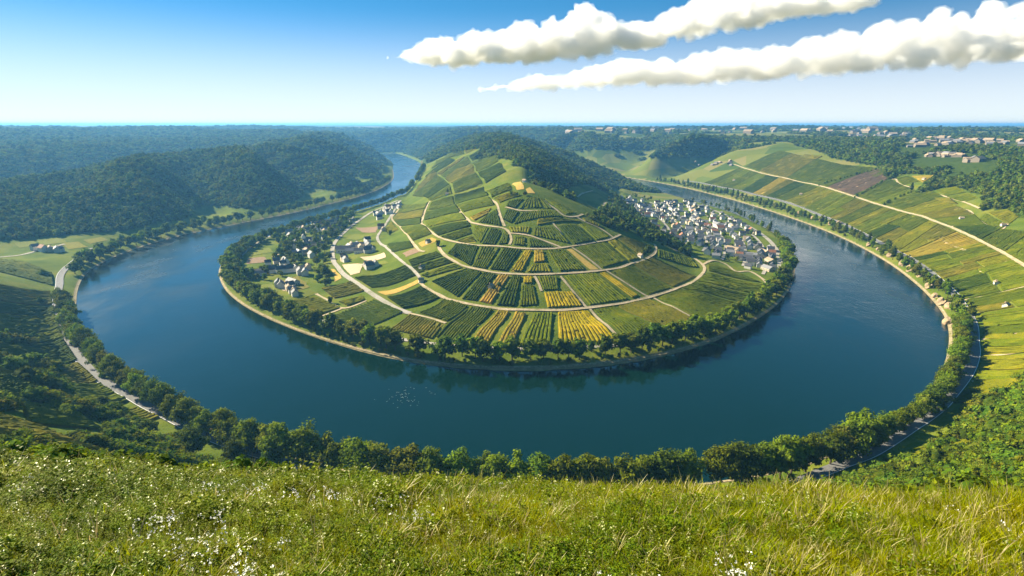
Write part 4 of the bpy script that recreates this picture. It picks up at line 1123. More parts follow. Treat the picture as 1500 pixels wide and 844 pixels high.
# near bank, left bank, right bank
TLN('near', part_of(OUT, (400, 662), (1240, 655)), 11.5, sO * 9, 1.6, NEAR, 1.22, 1.5, 'riverside_tree', 'broad green tree on the near bank below the meadow', 'tree', 'trees on the near river bank')
TLN('lbank', part_of(OUT, (110, 450), (400, 662)), 12.0, sO * 8.5, 1.6, NEAR, 0.95, 1.22, 'riverside_tree', 'broad green tree between the left road and the river', 'tree', 'trees between the left road and the river')
TLN('rbank', part_of(OUT, (1240, 655), (1388, 480)), 9.5, sO * 8.5, 1.6, NEAR, 0.8, 1.05, 'riverside_tree', 'dense tree between the right road bend and the river', 'tree', 'trees between the right road bend and the river')
TLN('lfar', part_of(OUT, (124, 404), (575, 266)), 17, sO * 10, 2.5, MIDT[:4], 0.95, 1.25, 'bank_tree', 'tree in the long row at the foot of the wooded left ridge', 'tree', 'trees on the far left bank')
TLN('lfar2', part_of(OUT, (140, 392), (330, 332)), 22, sO * 26, 5, MIDT[:4], 0.85, 1.1, 'bank_tree', 'tree set back from the far left bank', 'tree', 'set back trees on the far left bank')
TLN('rfar', part_of(OUT, (1388, 478), (960, 267)), 11, sO * 13, 3.4, POP, 0.75, 1.2, 'poplar_tree', 'slim tree under the road on the right outer bank', 'tree', 'slim trees on the right outer bank', skip=0.16)
TLN('rfar2', part_of(OUT, (1388, 478), (1000, 275)), 26, sO * 8, 1.8, SMALL, 0.6, 1.0, 'low_tree', 'low rounded tree close to the right outer shore', 'tree', 'low trees on the right outer shore', skip=0.3)
print('TREES', cnt)
# ---------------------------------------------------------------- houses
def flat_mat(name, c0, c1, rough=0.8, scale=1.5):
    g = NT(name); P = g.n('ShaderNodeTexCoord').outputs['Object']
    oi = g.n('ShaderNodeObjectInfo').outputs['Random']
    c = g.ramp(g.noise(P, scale, 4), [(0.3, c0), (0.7, c1)])
    hs = g.n('ShaderNodeHueSaturation', i_Color=c, i_Value=g.math('ADD', 0.8, g.math('MULTIPLY', oi, 0.35)))
    return g.done(g.bsdf(hs.outputs[0], rough, 0.2))
W_white = flat_mat('white_render', (0.50, 0.47, 0.43), (0.68, 0.65, 0.60))
W_cream = flat_mat('cream_render', (0.42, 0.35, 0.26), (0.58, 0.50, 0.38))
R_slate = flat_mat('slate_roof', (0.045, 0.047, 0.055), (0.10, 0.10, 0.11), 0.6)
R_grey = flat_mat('pale_slate_roof', (0.13, 0.13, 0.14), (0.24, 0.235, 0.24), 0.6)
R_red = flat_mat('red_tile_roof', (0.20, 0.085, 0.05), (0.33, 0.15, 0.085), 0.8)
R_tan = flat_mat('tan_roof', (0.26, 0.19, 0.12), (0.38, 0.29, 0.20), 0.8)
W_glass = NT('window_glass'); W_glass = W_glass.done(W_glass.bsdf((0.03, 0.04, 0.05), 0.15, 0.5))
W_stone = flat_mat('brown_stone', (0.25, 0.18, 0.11), (0.42, 0.32, 0.2))

WIN = box_mesh('window', -0.75, 0.75, -0.05, 0.05, -0.85, 0.85, [W_glass])
def house_meshes(w, l, hw, hr, wm, rm, nm, windows=True):
    """gabled house: walls with gables, overhanging roof slabs, windows, chimney; ridge along y"""
    a, b = w / 2, l / 2
    v = [(-a, -b, -1.5), (a, -b, -1.5), (a, b, -1.5), (-a, b, -1.5), (-a, -b, hw), (a, -b, hw), (a, b, hw), (-a, b, hw), (0, -b, hw + hr), (0, b, hw + hr)]
    walls = mesh_np(nm + '_walls', v, [np.array([[1, 5, 4, 0][::-1], [2, 6, 5, 1][::-1], [3, 7, 6, 2][::-1], [0, 4, 7, 3][::-1]]), np.array([[4, 5, 8], [6, 7, 9]])], [wm])
    o = 0.5; t = 0.25
    sl = hr / a
    e = a + o
    zl = hw - o * sl + 0.12; zt = hw + hr + 0.12
    rv = [(-e, -b - o, zl), (0, -b - o, zt), (0, b + o, zt), (-e, b + o, zl), (e, -b - o, zl), (e, b + o, zl)]
    rv += [(x, y, z + t) for x, y, z in rv]
    q = np.array([[0, 3, 2, 1], [1, 2, 5, 4], [6, 7, 8, 9], [7, 10, 11, 8], [0, 1, 7, 6], [1, 4, 10, 7], [3, 9, 8, 2], [2, 8, 11, 5], [0, 6, 9, 3], [4, 5, 11, 10]])
    roof = mesh_np(nm + '_roof', rv, q, [rm])
    win = []
    for sx in (-1, 1):
        for fl in range(max(1, int(hw / 2.8))):
            for y in np.arange(-b + 2.4, b - 1.0, 4.2):
                win.append((sx * (a + 0.05), y, 1.9 + fl * 2.8, math.pi / 2))
    for sy in (-1, 1):
        for fl in range(max(1, int(hw / 2.8))):
            for x in np.arange(-a + 2.2, a - 1.2, 4.0):
                win.append((x, sy * (b + 0.05), 1.9 + fl * 2.8, 0.0))
    cx, cy = a * 0.35, b * 0.4
    cz = hw + hr * 0.5
    ch = box_mesh(nm + '_chimney', cx - 0.45, cx + 0.45, cy - 0.45, cy + 0.45, cz, hw + hr + 1.1, [W_stone])
    return walls, roof, win, ch
HP = [house_meshes(w, l, hw, hr, wm, rm, 'house') for w, l, hw, hr, wm, rm in [
    (8, 10, 5.6, 3.6, W_white, R_slate), (8.5, 12, 5.8, 4.0, W_white, R_slate), (9, 14, 6.2, 3.4, W_white, R_grey), (7.5, 9, 5.2, 3.8, W_cream, R_slate),
    (9.5, 13, 6.0, 4.2, W_white, R_red), (8, 11, 5.4, 3.2, W_cream, R_tan), (8.5, 11, 6.4, 3.6, W_white, R_grey)]]
HP_BIG = [house_meshes(w, l, hw, hr, wm, rm, 'barn') for w, l, hw, hr, wm, rm in [(13, 24, 5.5, 4.5, W_white, R_slate), (12, 22, 5.0, 4.0, W_cream, R_grey), (14, 26, 5.5, 4.6, W_cream, R_tan)]]
def house(name, mm, x, y, rz, s, label, cat='house', group=None, wins=True):
    e = bpy.data.objects.new(name, None); C.objects.link(e)
    e.location = (x, y, float(H(np.array([x]), np.array([y]))[0]) + 0.2); e.rotation_euler = (0, 0, rz); e.scale = (s,) * 3
    e['label'] = label; e['category'] = cat
    if group: e['group'] = group
    obj('walls', mm[0], parent=e)
    r = obj('roof', mm[1], parent=e)
    if wins:
        obj('chimney', mm[3], parent=r)
        if mm in HP_BIG:
            for x_w, y_w, z_w, r_w in mm[2]: obj('window', WIN, parent=e, loc=(x_w, y_w, z_w), rz=r_w)
    return e

# the village on the right shoulder of the peninsula: rows that follow the waterfront
VP = unproj([(872, 298), (890, 287), (930, 283), (965, 287), (1010, 297), (1055, 312), (1090, 329), (1116, 345), (1134, 370), (1136, 395), (1120, 404), (1085, 389), (1040, 376), (1015, 360), (965, 343), (925, 324), (890, 313)])
VL = TL['vill'][::-1]
sV = 1.0 if INS[int((off_line(VL, 60.0)[40][1] - GY0) / GS), int((off_line(VL, 60.0)[40][0] - GX0) / GS)] else -1.0
if np.linalg.norm(off_line(VL, 60 * sV)[40] - np.array([200, 1000])) > np.linalg.norm(off_line(VL, -60 * sV)[40] - np.array([200, 1000])): sV = -sV
houses = []
lane_rows = []
for row, off in enumerate([11, 27, 40, 57, 70, 87, 100, 118, 131, 149, 163, 181, 195, 213]):
    L = resample(off_line(resample(VL, 20), sV * off), 11.0)
    if row % 2 == 0: lane_rows.append(resample(off_line(resample(VL, 20), sV * (off + 8)), 6))
    T = np.gradient(L, axis=0)
    for p, t in zip(L, T):
        p = p + rng.normal(0, 1.3, 2)
        if not in_poly(np.array([p[0]]), np.array([p[1]]), VP)[0]: continue
        houses.append((p, math.atan2(t[1], t[0])))
rng.shuffle(houses)
def px_of(x, y, z):
    d = np.array([x, y, z - CAM_Z]); cp, sp = math.cos(PITCH), math.sin(PITCH)
    f = d[1] * cp - d[2] * sp; u = d[1] * sp + d[2] * cp
    return 750 + 800 * d[0] / f, 422 - 800 * u / f
for L in lane_rows:
    m = in_poly(L[:, 0], L[:, 1], VP)
    if m.sum() > 6:
        obj('street', ribbon('street', L[m], 4.5, 0.5, [M_lane]), kind='structure', label='narrow village street between rows of white houses')
nv = 0
for p, a in houses:
    if nv >= 298: break
    if rng.random() < 0.05: continue
    k_ = rng.choice(len(HP), p=[0.27, 0.22, 0.14, 0.13, 0.06, 0.07, 0.11])
    rz = a + math.pi / 2 * rng.integers(0, 2) + rng.normal(0, 0.10)
    rn = ['white house with dark slate roof', 'long white house with dark slate roof', 'white house with pale grey roof', 'small cream house with dark slate roof', 'white house with red tiled roof', 'cream house with tan roof', 'white house with pale slate roof'][k_]
    house('village_house', HP[k_], p[0], p[1], rz, rng.uniform(0.72, 1.0), rn + ' packed into the riverside village', group='village houses: ' + rn, wins=False)
    nv += 1
# larger buildings at the near end of the village
for n, (px, py, k_, rz, s, lab) in enumerate([(1073, 369, 2, 0.5, 0.85, 'long tan roofed hall at the near edge of the village'), (1092, 381, 0, 0.9, 0.8, 'large white gabled building with dark roof at the near village edge'), (1101, 376, 1, 1.1, 0.7, 'tall cream building beside the large white gabled one'), (1118, 372, 2, 0.2, 0.7, 'tan roofed building near the village waterfront'),
                             (1124, 396, 1, 0.3, 0.75, 'grey roofed house standing last before the lower vineyards'), (1106, 363, 0, 0.6, 0.6, 'white house above the large gabled building'), (1128, 384, 2, 0.1, 0.6, 'cream house between waterfront road and lawn')]):
    q = unproj([(px, py)])[0]
    house('large_house', HP_BIG[k_], q[0], q[1], rz, s, lab, 'house')

# the hamlet on the left shoulder
HZ = [(525, 265), (610, 240), (530, 300), (600, 340), (622, 352), (650, 315), (690, 320), (715, 337), (780, 207), (690, 250), (790, 242), (705, 217), (575, 415), (498, 448), (484, 462), (410, 493), (428, 504), (470, 505), (525, 500), (560, 495), (600, 490), (640, 485), (455, 588), (520, 612), (550, 628), (620, 390), (700, 385), (945, 352), (895, 356), (1005, 340), (1012, 378), (870, 437), (1010, 467), (880, 190), (920, 183), (758, 205),
      (1060, 150), (1090, 142), (1110, 125), (1142, 120), (1170, 106), (1190, 95), (1080, 168), (1130, 110), (1152, 140), (1204, 85), (640, 255), (560, 330), (740, 300), (668, 372), (590, 245), (980, 345), (1090, 232), (1105, 246), (300, 628), (400, 655), (660, 410), (545, 400), (735, 250), (830, 190)]
HZ += [(x_h + rng.normal(0, 26), y_h + rng.normal(0, 12)) for x_h, y_h in HZ[2:16] + HZ[20:34]] + [(x_h + rng.normal(0, 22), y_h + rng.normal(0, 10)) for x_h, y_h in HZ[0:12] + HZ[24:34]] + [(x_h + rng.normal(0, 16), y_h + rng.normal(0, 8)) for x_h, y_h in HZ[3:14] + HZ[36:46]]
for n, (zx, zy) in enumerate(HZ):
    q = unproj([(300 + zx / 4.22, 280 + zy / 4.22)])[0]
    k_ = rng.choice(len(HP), p=[0.25, 0.17, 0.15, 0.10, 0.07, 0.14, 0.12])
    rn = ['white house with dark slate roof', 'long white house with dark slate roof', 'white house with pale grey roof', 'small cream house with dark slate roof', 'white house with red tiled roof', 'cream house with tan roof', 'white house with pale slate roof'][k_]
    house('hamlet_house', HP[k_], q[0], q[1], rng.choice([0.5, 2.07]) + rng.normal(0, 0.15), rng.uniform(0.78, 1.02), rn + ' among the trees of the left hamlet', group='hamlet houses: ' + rn)
for zx, zy, k_, rz, s, lab in [(300, 520, 2, 1.9, 0.8, 'wide tan roofed barn near the left river trees'), (345, 520, 0, 1.9, 0.62, 'dark roofed barn touching the wide tan barn'), (860, 375, 0, 1.75, 0.95, 'long dark roofed winery beside the hamlet road'), (905, 380, 1, 1.75, 0.7, 'pale roofed winery wing right of the dark roof'), (960, 380, 0, 1.7, 0.7, 'white winery hall right of the hamlet road'), (545, 575, 0, 0.9, 0.75, 'dark roofed farmhouse standing on the wide hamlet field'), (470, 580, 2, 0.6, 0.6, 'tan farm shed on the wide hamlet field'), (1000, 470, 1, 0.6, 0.55, 'grey shed beside the dug up yard')]:
    q = unproj([(300 + zx / 4.22, 280 + zy / 4.22)])[0]
    house('barn', HP_BIG[k_], q[0], q[1], rz, s, lab, 'barn')
# side valley farmhouses, huts in the vineyards
for px, py, k_, s, lab in [(52, 366, 0, 1.0, 'white gabled farmhouse in the left side valley'), (64, 368, 4, 1.0, 'red roofed farmhouse in the left side valley'), (74, 368, 5, 1.0, 'tan roofed farmhouse in the left side valley'), (84, 369, 2, 0.9, 'small white farmhouse nearest the left bank'), (89, 369, 6, 0.8, 'pale shed of the left side valley farm')]:
    q = unproj([(px, py)])[0]; house('farmhouse', HP[k_], q[0], q[1], rng.uniform(0, 3), s, lab, 'farmhouse')
hut = house_meshes(4, 5, 2.6, 1.5, W_white, R_tan, 'hut')
for px, py, lab in [(719, 422, 'small white hut on the ochre plot'), (768, 267, 'little hut on the very top of the vineyard hill'), (655, 286, 'small hut high on the left flank by two cypresses'), (1459, 417, 'tiny white hut in the right slope vineyards'), (1473, 450, 'tiny pale hut near the right edge vineyards'), (1408, 322, 'white hut above the long slope track'), (1353, 264, 'white hut below the dry upper plot'), (1469, 332, 'small hut at the corner of the highest plot'), (618, 394, 'white hut by the lower left track'), (617, 413, 'small shed where hamlet lane meets the ring track'), (1075, 265, 'small stone hut low on the far right slope'), (1173, 286, 'little hut in the middle of the far right slope'), (938, 377, 'white hut beside the round dark tree'), (627, 356, 'pale hut on the straw plot')]:
    q = unproj([(px, py)])[0]; house('vineyard_hut', hut, q[0], q[1], rng.uniform(0, 3), 1.15, lab, 'hut')
# far settlements on the plateau
W_beige = flat_mat('beige_walls', (0.17, 0.14, 0.11), (0.25, 0.21, 0.165))
fb = house_meshes(13, 20, 5, 4, W_beige, R_tan, 'far_building'); fb2 = house_meshes(12, 18, 5, 4, W_beige, R_grey, 'far_building')
DIST = []
def cluster(pts_rect, n, s0, s1, lab, group):
    x0, x1, y0, y1 = pts_rect
    P_ = np.stack([rng.uniform(x0, x1, n), rng.uniform(y0, y1, n)], 1)
    for q in unproj(P_):
        if np.hypot(*q) > 12000: continue
        DIST.append(q)
        house('distant_house', fb if rng.random() < 0.6 else fb2, q[0], q[1], rng.uniform(0, 3.1), rng.uniform(s0, s1), lab, 'house', group, wins=False)
cluster((1358, 1412, 226.5, 231), 22, 0.6, 0.9, 'pale roofed building of the hamlet in the plateau wood', 'buildings of the plateau wood hamlet')
cluster((1415, 1440, 235.5, 237.5), 7, 0.9, 1.3, 'long pale hall beside the plateau wood', 'pale halls beside the plateau wood')
cluster((1400, 1450, 206, 212), 24, 0.8, 1.5, 'beige building of the upper right plateau town', 'plateau town at the upper right')
cluster((1330, 1400, 202, 216), 30, 0.8, 1.4, 'pale building scattered on the right plateau', 'scattered pale buildings on the right plateau')
cluster((1450, 1500, 205, 214), 12, 0.8, 1.3, 'pale building near the right edge of the plateau', 'pale buildings at the plateau edge of view')
cluster((1230, 1330, 195, 204), 26, 0.9, 1.7, 'small white building far out on the plateau', 'far white buildings on the plateau')
cluster((820, 1120, 190, 196), 36, 1.2, 2.4, 'tiny white building on the horizon plain', 'white specks of towns on the horizon plain')
cluster((1120, 1290, 189, 195), 22, 1.4, 2.6, 'tiny pale building near the right horizon', 'pale specks of towns near the right horizon')
cluster((1015, 1090, 236, 243), 10, 0.5, 0.7, 'white house at the far river bend', 'white houses at the far river bend')
# rock outcrops and walls along the right bank
M_rock = flat_mat('tan_rock', (0.16, 0.115, 0.065), (0.34, 0.25, 0.155), 0.9, 0.4)
rock = []
for sd in range(4):
    iv, jf = ICO2
    v = np.array([p * (1 + 0.35 * vnoise(p[0] * 2 + sd * 9, p[1] * 2 + p[2] * 3)) for p in iv]) * np.array([6.5, 3.4, 5.0])
    v[:, 2] = np.round(v[:, 2] / 1.6) * 0.8 + v[:, 2] * 0.5
    rock.append(mesh_np('rock_outcrop', v, jf, [M_rock]))
for n, (px, py) in enumerate([(1272, 360), (1286, 366), (1303, 376), (1346, 405), (1360, 421), (1369, 435), (1390, 451), (1085, 287), (1101, 291), (1135, 301), (1145, 305), (1158, 308), (1171, 313), (1190, 320), (1204, 323), (1217, 329), (1229, 328), (1247, 342), (1322, 388), (1333, 396), (1379, 445), (1388, 474)]):
    q = unproj([(px, py)])[0]
    z = float(H(np.array([q[0]]), np.array([q[1]]))[0])
    sp_ = ROAD[np.argmin(np.hypot(*(ROAD - q).T))]
    dv = sp_ - q
    o = obj('rock_outcrop', rock[n % 4], label='tan rock outcrop between trees under the right bank road', cat='rock', group='rock outcrops under the right bank road', loc=(q[0], q[1], z + 0.5), rz=math.atan2(dv[1], dv[0]) + math.pi / 2 + rng.normal(0, 0.2), scale=rng.uniform(0.7, 1.25))
# garden trees
def scatter_trees(poly_px, n, protos, smin, smax, name, label, cat, group, gap=0):
    P_ = unproj(poly_px); lo, hi = P_.min(0), P_.max(0)
    k_ = 0; tries = 0
    while k_ < n and tries < n * 30:
        tries += 1
        q = rng.uniform(lo, hi)
        if not in_poly(np.array([q[0]]), np.array([q[1]]), P_)[0] or grid_at(DRV, q[0], q[1]) < 6: continue
        plant_tree(name, protos[rng.integers(len(protos))], q[0], q[1], rng.uniform(smin, smax), label, cat, group); k_ += 1
scatter_trees([(876, 298), (930, 284), (1010, 297), (1090, 330), (1132, 370), (1120, 400), (1040, 374), (965, 342), (890, 312)], 130, SMALL, 0.6, 1.0, 'garden_tree', 'small garden tree between the village houses', 'tree', 'garden trees of the village')
scatter_trees([(400, 345), (470, 318), (520, 312), (515, 330), (488, 350), (484, 385), (455, 395), (420, 395), (405, 370)], 125, SMALL + MIDT[:2], 0.7, 1.1, 'garden_tree', 'leafy garden tree between the hamlet houses', 'tree', 'garden trees of the hamlet')
scatter_trees([(455, 398), (480, 394), (488, 408), (484, 420), (462, 418)], 14, MIDT[:3] + SMALL, 0.7, 0.95, 'garden_tree', 'tall tree of the small grove at the hamlet crossroads', 'tree', 'grove at the hamlet crossroads')
scatter_trees([(350, 398), (368, 392), (415, 400), (412, 410), (372, 412), (352, 410)], 16, SMALL, 0.8, 1.1, 'garden_tree', 'bushy tree around the tan barn', 'tree', 'trees around the tan barn')
for pts, n, lab in [([(494, 349), (503, 339), (515, 329)], 8, 'tree lining the hamlet road'), ([(404, 386), (412, 374), (422, 361), (432, 350)], 10, 'tree of the dark hedge row beside the brown fields'), ([(385, 352), (400, 346), (425, 338)], 6, 'tree at the upper field of the hamlet')]:
    L = unproj(pts); TLN('h' + str(n), L, 11, 0 if n != 8 else 7, 2, SMALL + MIDT[:2], 0.75, 1.0, 'garden_tree', lab, 'tree', lab.replace('tree', 'trees', 1))
# belt of dark trees along the foot of the hill, and single trees
scatter_trees([(935, 352), (955, 350), (1012, 364), (1008, 376), (985, 366), (960, 358)], 34, SMALL, 0.8, 1.25, 'hedge_tree', 'dark tree in the belt between vineyard hill and village', 'tree', 'dark belt between vineyard hill and village')
scatter_trees([(850, 316), (880, 318), (935, 338), (950, 350), (915, 342), (880, 330)], 40, SMALL, 0.7, 1.1, 'hedge_tree', 'dark tree on the shady foot of the vineyard hill', 'tree', 'dark trees on the shady foot of the hill')
for px, py, pr, s, lab in [(948, 374, MIDT[3], 0.75, 'round dark tree standing alone beside the ring track'), (885, 331, POP[2], 0.7, 'lone dark conifer shaped tree on the right shoulder track'), (572, 345, SMALL[1], 0.9, 'dark round tree beside the hamlet edge lane'), (642, 362, SMALL[1], 0.9, 'dark tree by the pale hut on the left flank'), (667, 376, SMALL[0], 0.7, 'small tree on the middle ring track'), (484, 445, SMALL[1], 0.8, 'small dark tree at a lower field corner'), (1334, 282, POP[2], 1.0, 'tall dark tree at the tip of the plateau wood'), (656, 283, POP[2], 0.5, 'slim dark tree beside the small flank hut'), (660, 281, POP[2], 0.45, 'second slim dark tree beside the small flank hut'), (731, 421, SMALL[1], 0.6, 'small dark tree on the ochre plot')]:
    q = unproj([(px, py)])[0]; plant_tree('lone_tree', pr, q[0], q[1], s, lab, 'tree', 'lone trees')
for pts, n_, lab in [([(1294, 301), (1312, 293), (1334, 283)], 9, 'dark hedge tree between two upper right plots'), ([(1200, 290 - 18), (1235, 262), (1288, 248)], 11, 'dark shrub along the brown upper plot'), ([(1253, 290), (1275, 278), (1292, 268)], 10, 'dark shrub on the boundary of upper right plots'), ([(749, 287), (760, 286), (770, 286)], 4, 'dark bush under the hilltop meadow')]:
    TLN('hd' + str(n_), unproj(pts), 9 if n_ < 12 else 6, 0, 1.5, SMALL, 0.45, 0.75, 'hedge_tree', lab, 'tree', lab + 's')

# short pale curved strips lying on the river in front of the tip
fq = px_flat([(592, 582)])[0]
Vq = []; Fq = []
for _ in range(44):
    c_ = fq + np.array([rng.normal(0, 9.5), rng.normal(0, 8.0)]); a_ = rng.uniform(0, 6.28); L_ = rng.uniform(0.4, 1.0)
    i_ = len(Vq)
    for t_ in (-1, 0, 1):
        p_ = c_ + L_ * np.array([math.cos(a_), math.sin(a_)]) * t_ + 0.35 * abs(t_) * np.array([-math.sin(a_), math.cos(a_)])
        w_ = 0.08 * (1.2 - abs(t_))
        Vq += [(p_[0] - math.sin(a_) * w_, p_[1] + math.cos(a_) * w_, 0.04), (p_[0] + math.sin(a_) * w_, p_[1] - math.cos(a_) * w_, 0.04)]
    Fq += [(i_, i_ + 1, i_ + 3, i_ + 2), (i_ + 2, i_ + 3, i_ + 5, i_ + 4)]
g = NT('river_fleck'); M_fleck = g.done(g.bsdf((0.28, 0.33, 0.33), 0.7, 0.2))
obj('river_fleck', mesh_np('river_fleck', Vq, np.array(Fq), [M_fleck]), kind='stuff', label='scatter of short pale flecks on the calm river')
# ---------------------------------------------------------------- woods: many small crowns instanced on points
def proto_collection(name, meshes):
    c = bpy.data.collections.new(name)
    for i, m in enumerate(meshes):
        o = bpy.data.objects.new(m.name, m); c.objects.link(o)
    return c
def scatter_obj(name, pts, scale, rot, coll, label, kind='stuff', tilt=None):
    me = bpy.data.meshes.new(name)
    me.vertices.add(len(pts)); me.vertices.foreach_set('co', np.asarray(pts, np.float32).ravel())
    vattr(me, 'psc', scale, 'FLOAT_VECTOR')
    vattr(me, 'prt', rot, 'FLOAT_VECTOR')
    o = obj(name, me, kind=kind, label=label)
    ng = bpy.data.node_groups.new(name, 'GeometryNodeTree')
    ng.interface.new_socket('Geometry', in_out='INPUT', socket_type='NodeSocketGeometry')
    ng.interface.new_socket('Geometry', in_out='OUTPUT', socket_type='NodeSocketGeometry')
    gi = ng.nodes.new('NodeGroupInput'); go = ng.nodes.new('NodeGroupOutput')
    ip = ng.nodes.new('GeometryNodeInstanceOnPoints'); ci = ng.nodes.new('GeometryNodeCollectionInfo')
    ci.inputs['Collection'].default_value = coll
    ci.inputs['Separate Children'].default_value = True; ci.inputs['Reset Children'].default_value = True
    a1 = ng.nodes.new('GeometryNodeInputNamedAttribute'); a1.data_type = 'FLOAT_VECTOR'; a1.inputs['Name'].default_value = 'psc'
    a2 = ng.nodes.new('GeometryNodeInputNamedAttribute'); a2.data_type = 'FLOAT_VECTOR'; a2.inputs['Name'].default_value = 'prt'
    er = ng.nodes.new('FunctionNodeEulerToRotation')
    ip.inputs['Pick Instance'].default_value = True
    l = ng.links.new
    l(gi.outputs[0], ip.inputs['Points']); l(ci.outputs[0], ip.inputs['Instance'])
    l(a1.outputs[0], ip.inputs['Scale']); l(a2.outputs[0], er.inputs[0]); l(er.outputs[0], ip.inputs['Rotation'])
    l(ip.outputs[0], go.inputs[0])
    o.modifiers.new('scatter', 'NODES').node_group = ng
    return o
def polar_points(r0, r1, k_, amax, smin=0.0, jit=0.42):
    """points about k*r metres apart, so that they look evenly dense from the meadow"""
    out = []
    r = r0
    while r < r1:
        s = max(k_ * r, smin)
        n = int(2 * amax * r / s)
        a = np.linspace(-amax, amax, n) + rng.normal(0, jit * s / r * 0.6, n)
        q = r + rng.normal(0, s * jit * 0.6, n)
        out.append(np.stack([q * np.sin(a), q * np.cos(a), np.full(n, s)], 1))
        r += s
    return np.vstack(out)
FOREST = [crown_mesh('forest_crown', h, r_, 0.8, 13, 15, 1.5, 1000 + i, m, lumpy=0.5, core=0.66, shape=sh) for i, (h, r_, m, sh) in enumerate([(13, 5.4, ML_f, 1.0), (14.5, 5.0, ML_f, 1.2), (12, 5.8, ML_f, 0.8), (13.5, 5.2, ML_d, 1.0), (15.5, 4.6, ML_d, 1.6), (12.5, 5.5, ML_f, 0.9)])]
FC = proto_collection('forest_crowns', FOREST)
fp = polar_points(700, 7000, 0.0050, R(56), 6.8)
fm = land_masks(fp[:, 0], fp[:, 1])
frr = np.hypot(fp[:, 0], fp[:, 1])
ffar = (frr > 4200) & (fbm(fp[:, 0] / 800.0 + 3, fp[:, 1] / 520.0, 3) > (-0.12 + 0.10 * (fp[:, 0] > 500))) | ((frr > 4200) & (frr < 5000) & (fp[:, 0] < 200))
for kx in fm: fm[kx] = fm[kx] & (frr <= 4200)
# clearings on the plateau woods
clr = fbm(fp[:, 0] / 240.0 + 31, fp[:, 1] / 200.0, 3)
zf = H(fp[:, 0], fp[:, 1])
fm['left'] &= ~((clr > 0.42) & (zf > 118)); fm['plat'] &= ~((clr > 0.40) & (np.abs(right_edge(fp[:, 0], fp[:, 1])) > 0) & (frr > 1900))
drvf = np.where(inside_grid(fp[:, 0], fp[:, 1]), grid_at(DRV, fp[:, 0], fp[:, 1]), 999)
DIST = np.array(DIST)
faz = np.arctan2(fp[:, 0], fp[:, 1]); daz = np.arctan2(DIST[:, 0], DIST[:, 1]); drd = np.hypot(DIST[:, 0], DIST[:, 1])
near_town = np.zeros(len(fp), bool)
for a_, r_ in zip(daz, drd):
    near_town |= (np.abs(faz - a_) * r_ < 32) & (frr < r_ + 30) & (frr > r_ - 0.10 * r_)
for kx in fm: fm[kx] &= ~near_town
ffar &= ~near_town
for kx, lab in (('left', 'dense broadleaf forest covering the shaded left ridge and plateau'), ('back', 'wooded gullies on the hills beyond the far river bend'), ('ridge', 'dark forest on the ridge behind the vineyard hill'), ('plat', 'dark green wood capping the right hand vineyard slope'), ('far', 'patchwork of far woods on the horizon plateau')):
    m = ffar if kx == 'far' else fm[kx]
    m = m & (drvf > 22)
    q = fp[m]
    if not len(q): continue
    z = H(q[:, 0], q[:, 1])
    s = q[:, 2] / 8.8
    rs = rng.uniform(0.6, 1.5, len(q))
    sc = np.stack([s * 1.05 * rs, s * 1.05 * rs, (0.62 + 0.2 * (s - 1)) * rs * rng.uniform(0.8, 1.25, len(q))], 1)
    rt = np.stack([np.zeros(len(q)), np.zeros(len(q)), rng.uniform(0, 6.28, len(q))], 1)
    print('FOREST', kx, len(q))
    scatter_obj('forest', np.stack([q[:, 0], q[:, 1], z - 1.0], 1), sc, rt, FC, lab)
# ---------------------------------------------------------------- vine terraces and scrub on the photographer's hill
for n, (px, c, w_) in enumerate([([(-60, 366), (76, 402), (79, 419), (-60, 392)], 'green', 'highest one on the left hillside'), ([(-60, 408), (74, 428), (78, 446), (-60, 432)], 'olive', 'second from top on the left hillside'),
                                  ([(-60, 452), (80, 460), (88, 480), (-60, 478)], 'green', 'third from top on the left hillside'), ([(-60, 494), (92, 497), (114, 528), (-60, 520)], 'dark', 'fourth from top on the left hillside'),
                                  ([(30, 548), (148, 562), (190, 588), (90, 584)], 'bright', 'terraced one above the left road'), ([(100, 592), (198, 596), (238, 612), (170, 616)], 'yellowgreen', 'lowest one beside the left road'),
                                  ([(-30, 600), (60, 628), (150, 662), (-20, 650)], 'olive', 'sunny one nearest the meadow on the left'),
                                  ([(-60, 433), (79, 448), (82, 459), (-60, 451)], 'dark', 'narrow shaded one under the second left terrace'), ([(-60, 480), (88, 482), (92, 495), (-60, 493)], 'green', 'narrow one between third and fourth left terraces'), ([(-60, 523), (113, 531), (144, 559), (-60, 550)], 'olive', 'wide one running down to the left road'), ([(30, 590), (108, 600), (150, 632), (40, 622)], 'green', 'small one in the hollow above the sunny terrace'), ([(-60, 556), (28, 551), (88, 586), (-60, 598)], 'dark', 'shaded one above the sunny left terrace'),
                                  ([(1432, 575), (1500, 560), (1500, 590), (1400, 600)], 'yellowgreen', 'sunny one above the shaded road bend'), ([(1290, 672), (1400, 640), (1440, 655), (1330, 684)], 'yellowgreen', 'nearest one right of the meadow')]):
    plot(px, c, w_, 'h', inset=1.0, group='terraces of the near hillside', noun='vineyard terrace', spacing=4.2, hgt=2.0)
ML_s = leaf_mat('scrub_leaves', (0.050, 0.080, 0.004), (0.150, 0.175, 0.007), (0.260, 0.245, 0.010), 0.35)
SCRUB = [crown_mesh('scrub', h, r_, 0.0, 15, 34, 0.30, 1100 + i, m, lumpy=0.7, core=0.7) for i, (h, r_, m) in enumerate([(2.6, 2.2, ML_s), (3.4, 2.0, ML), (2.2, 2.6, ML_y), (3.8, 2.4, ML_d), (2.8, 1.8, ML_s)])]
SCC = proto_collection('scrub_shapes', SCRUB)
sp = polar_points(46, 640, 0.0085, R(54), 0.9)
dsp = grid_at(DRV, sp[:, 0], sp[:, 1]); isp = grid_at(INS.astype(float), sp[:, 0], sp[:, 1]) > 0.5
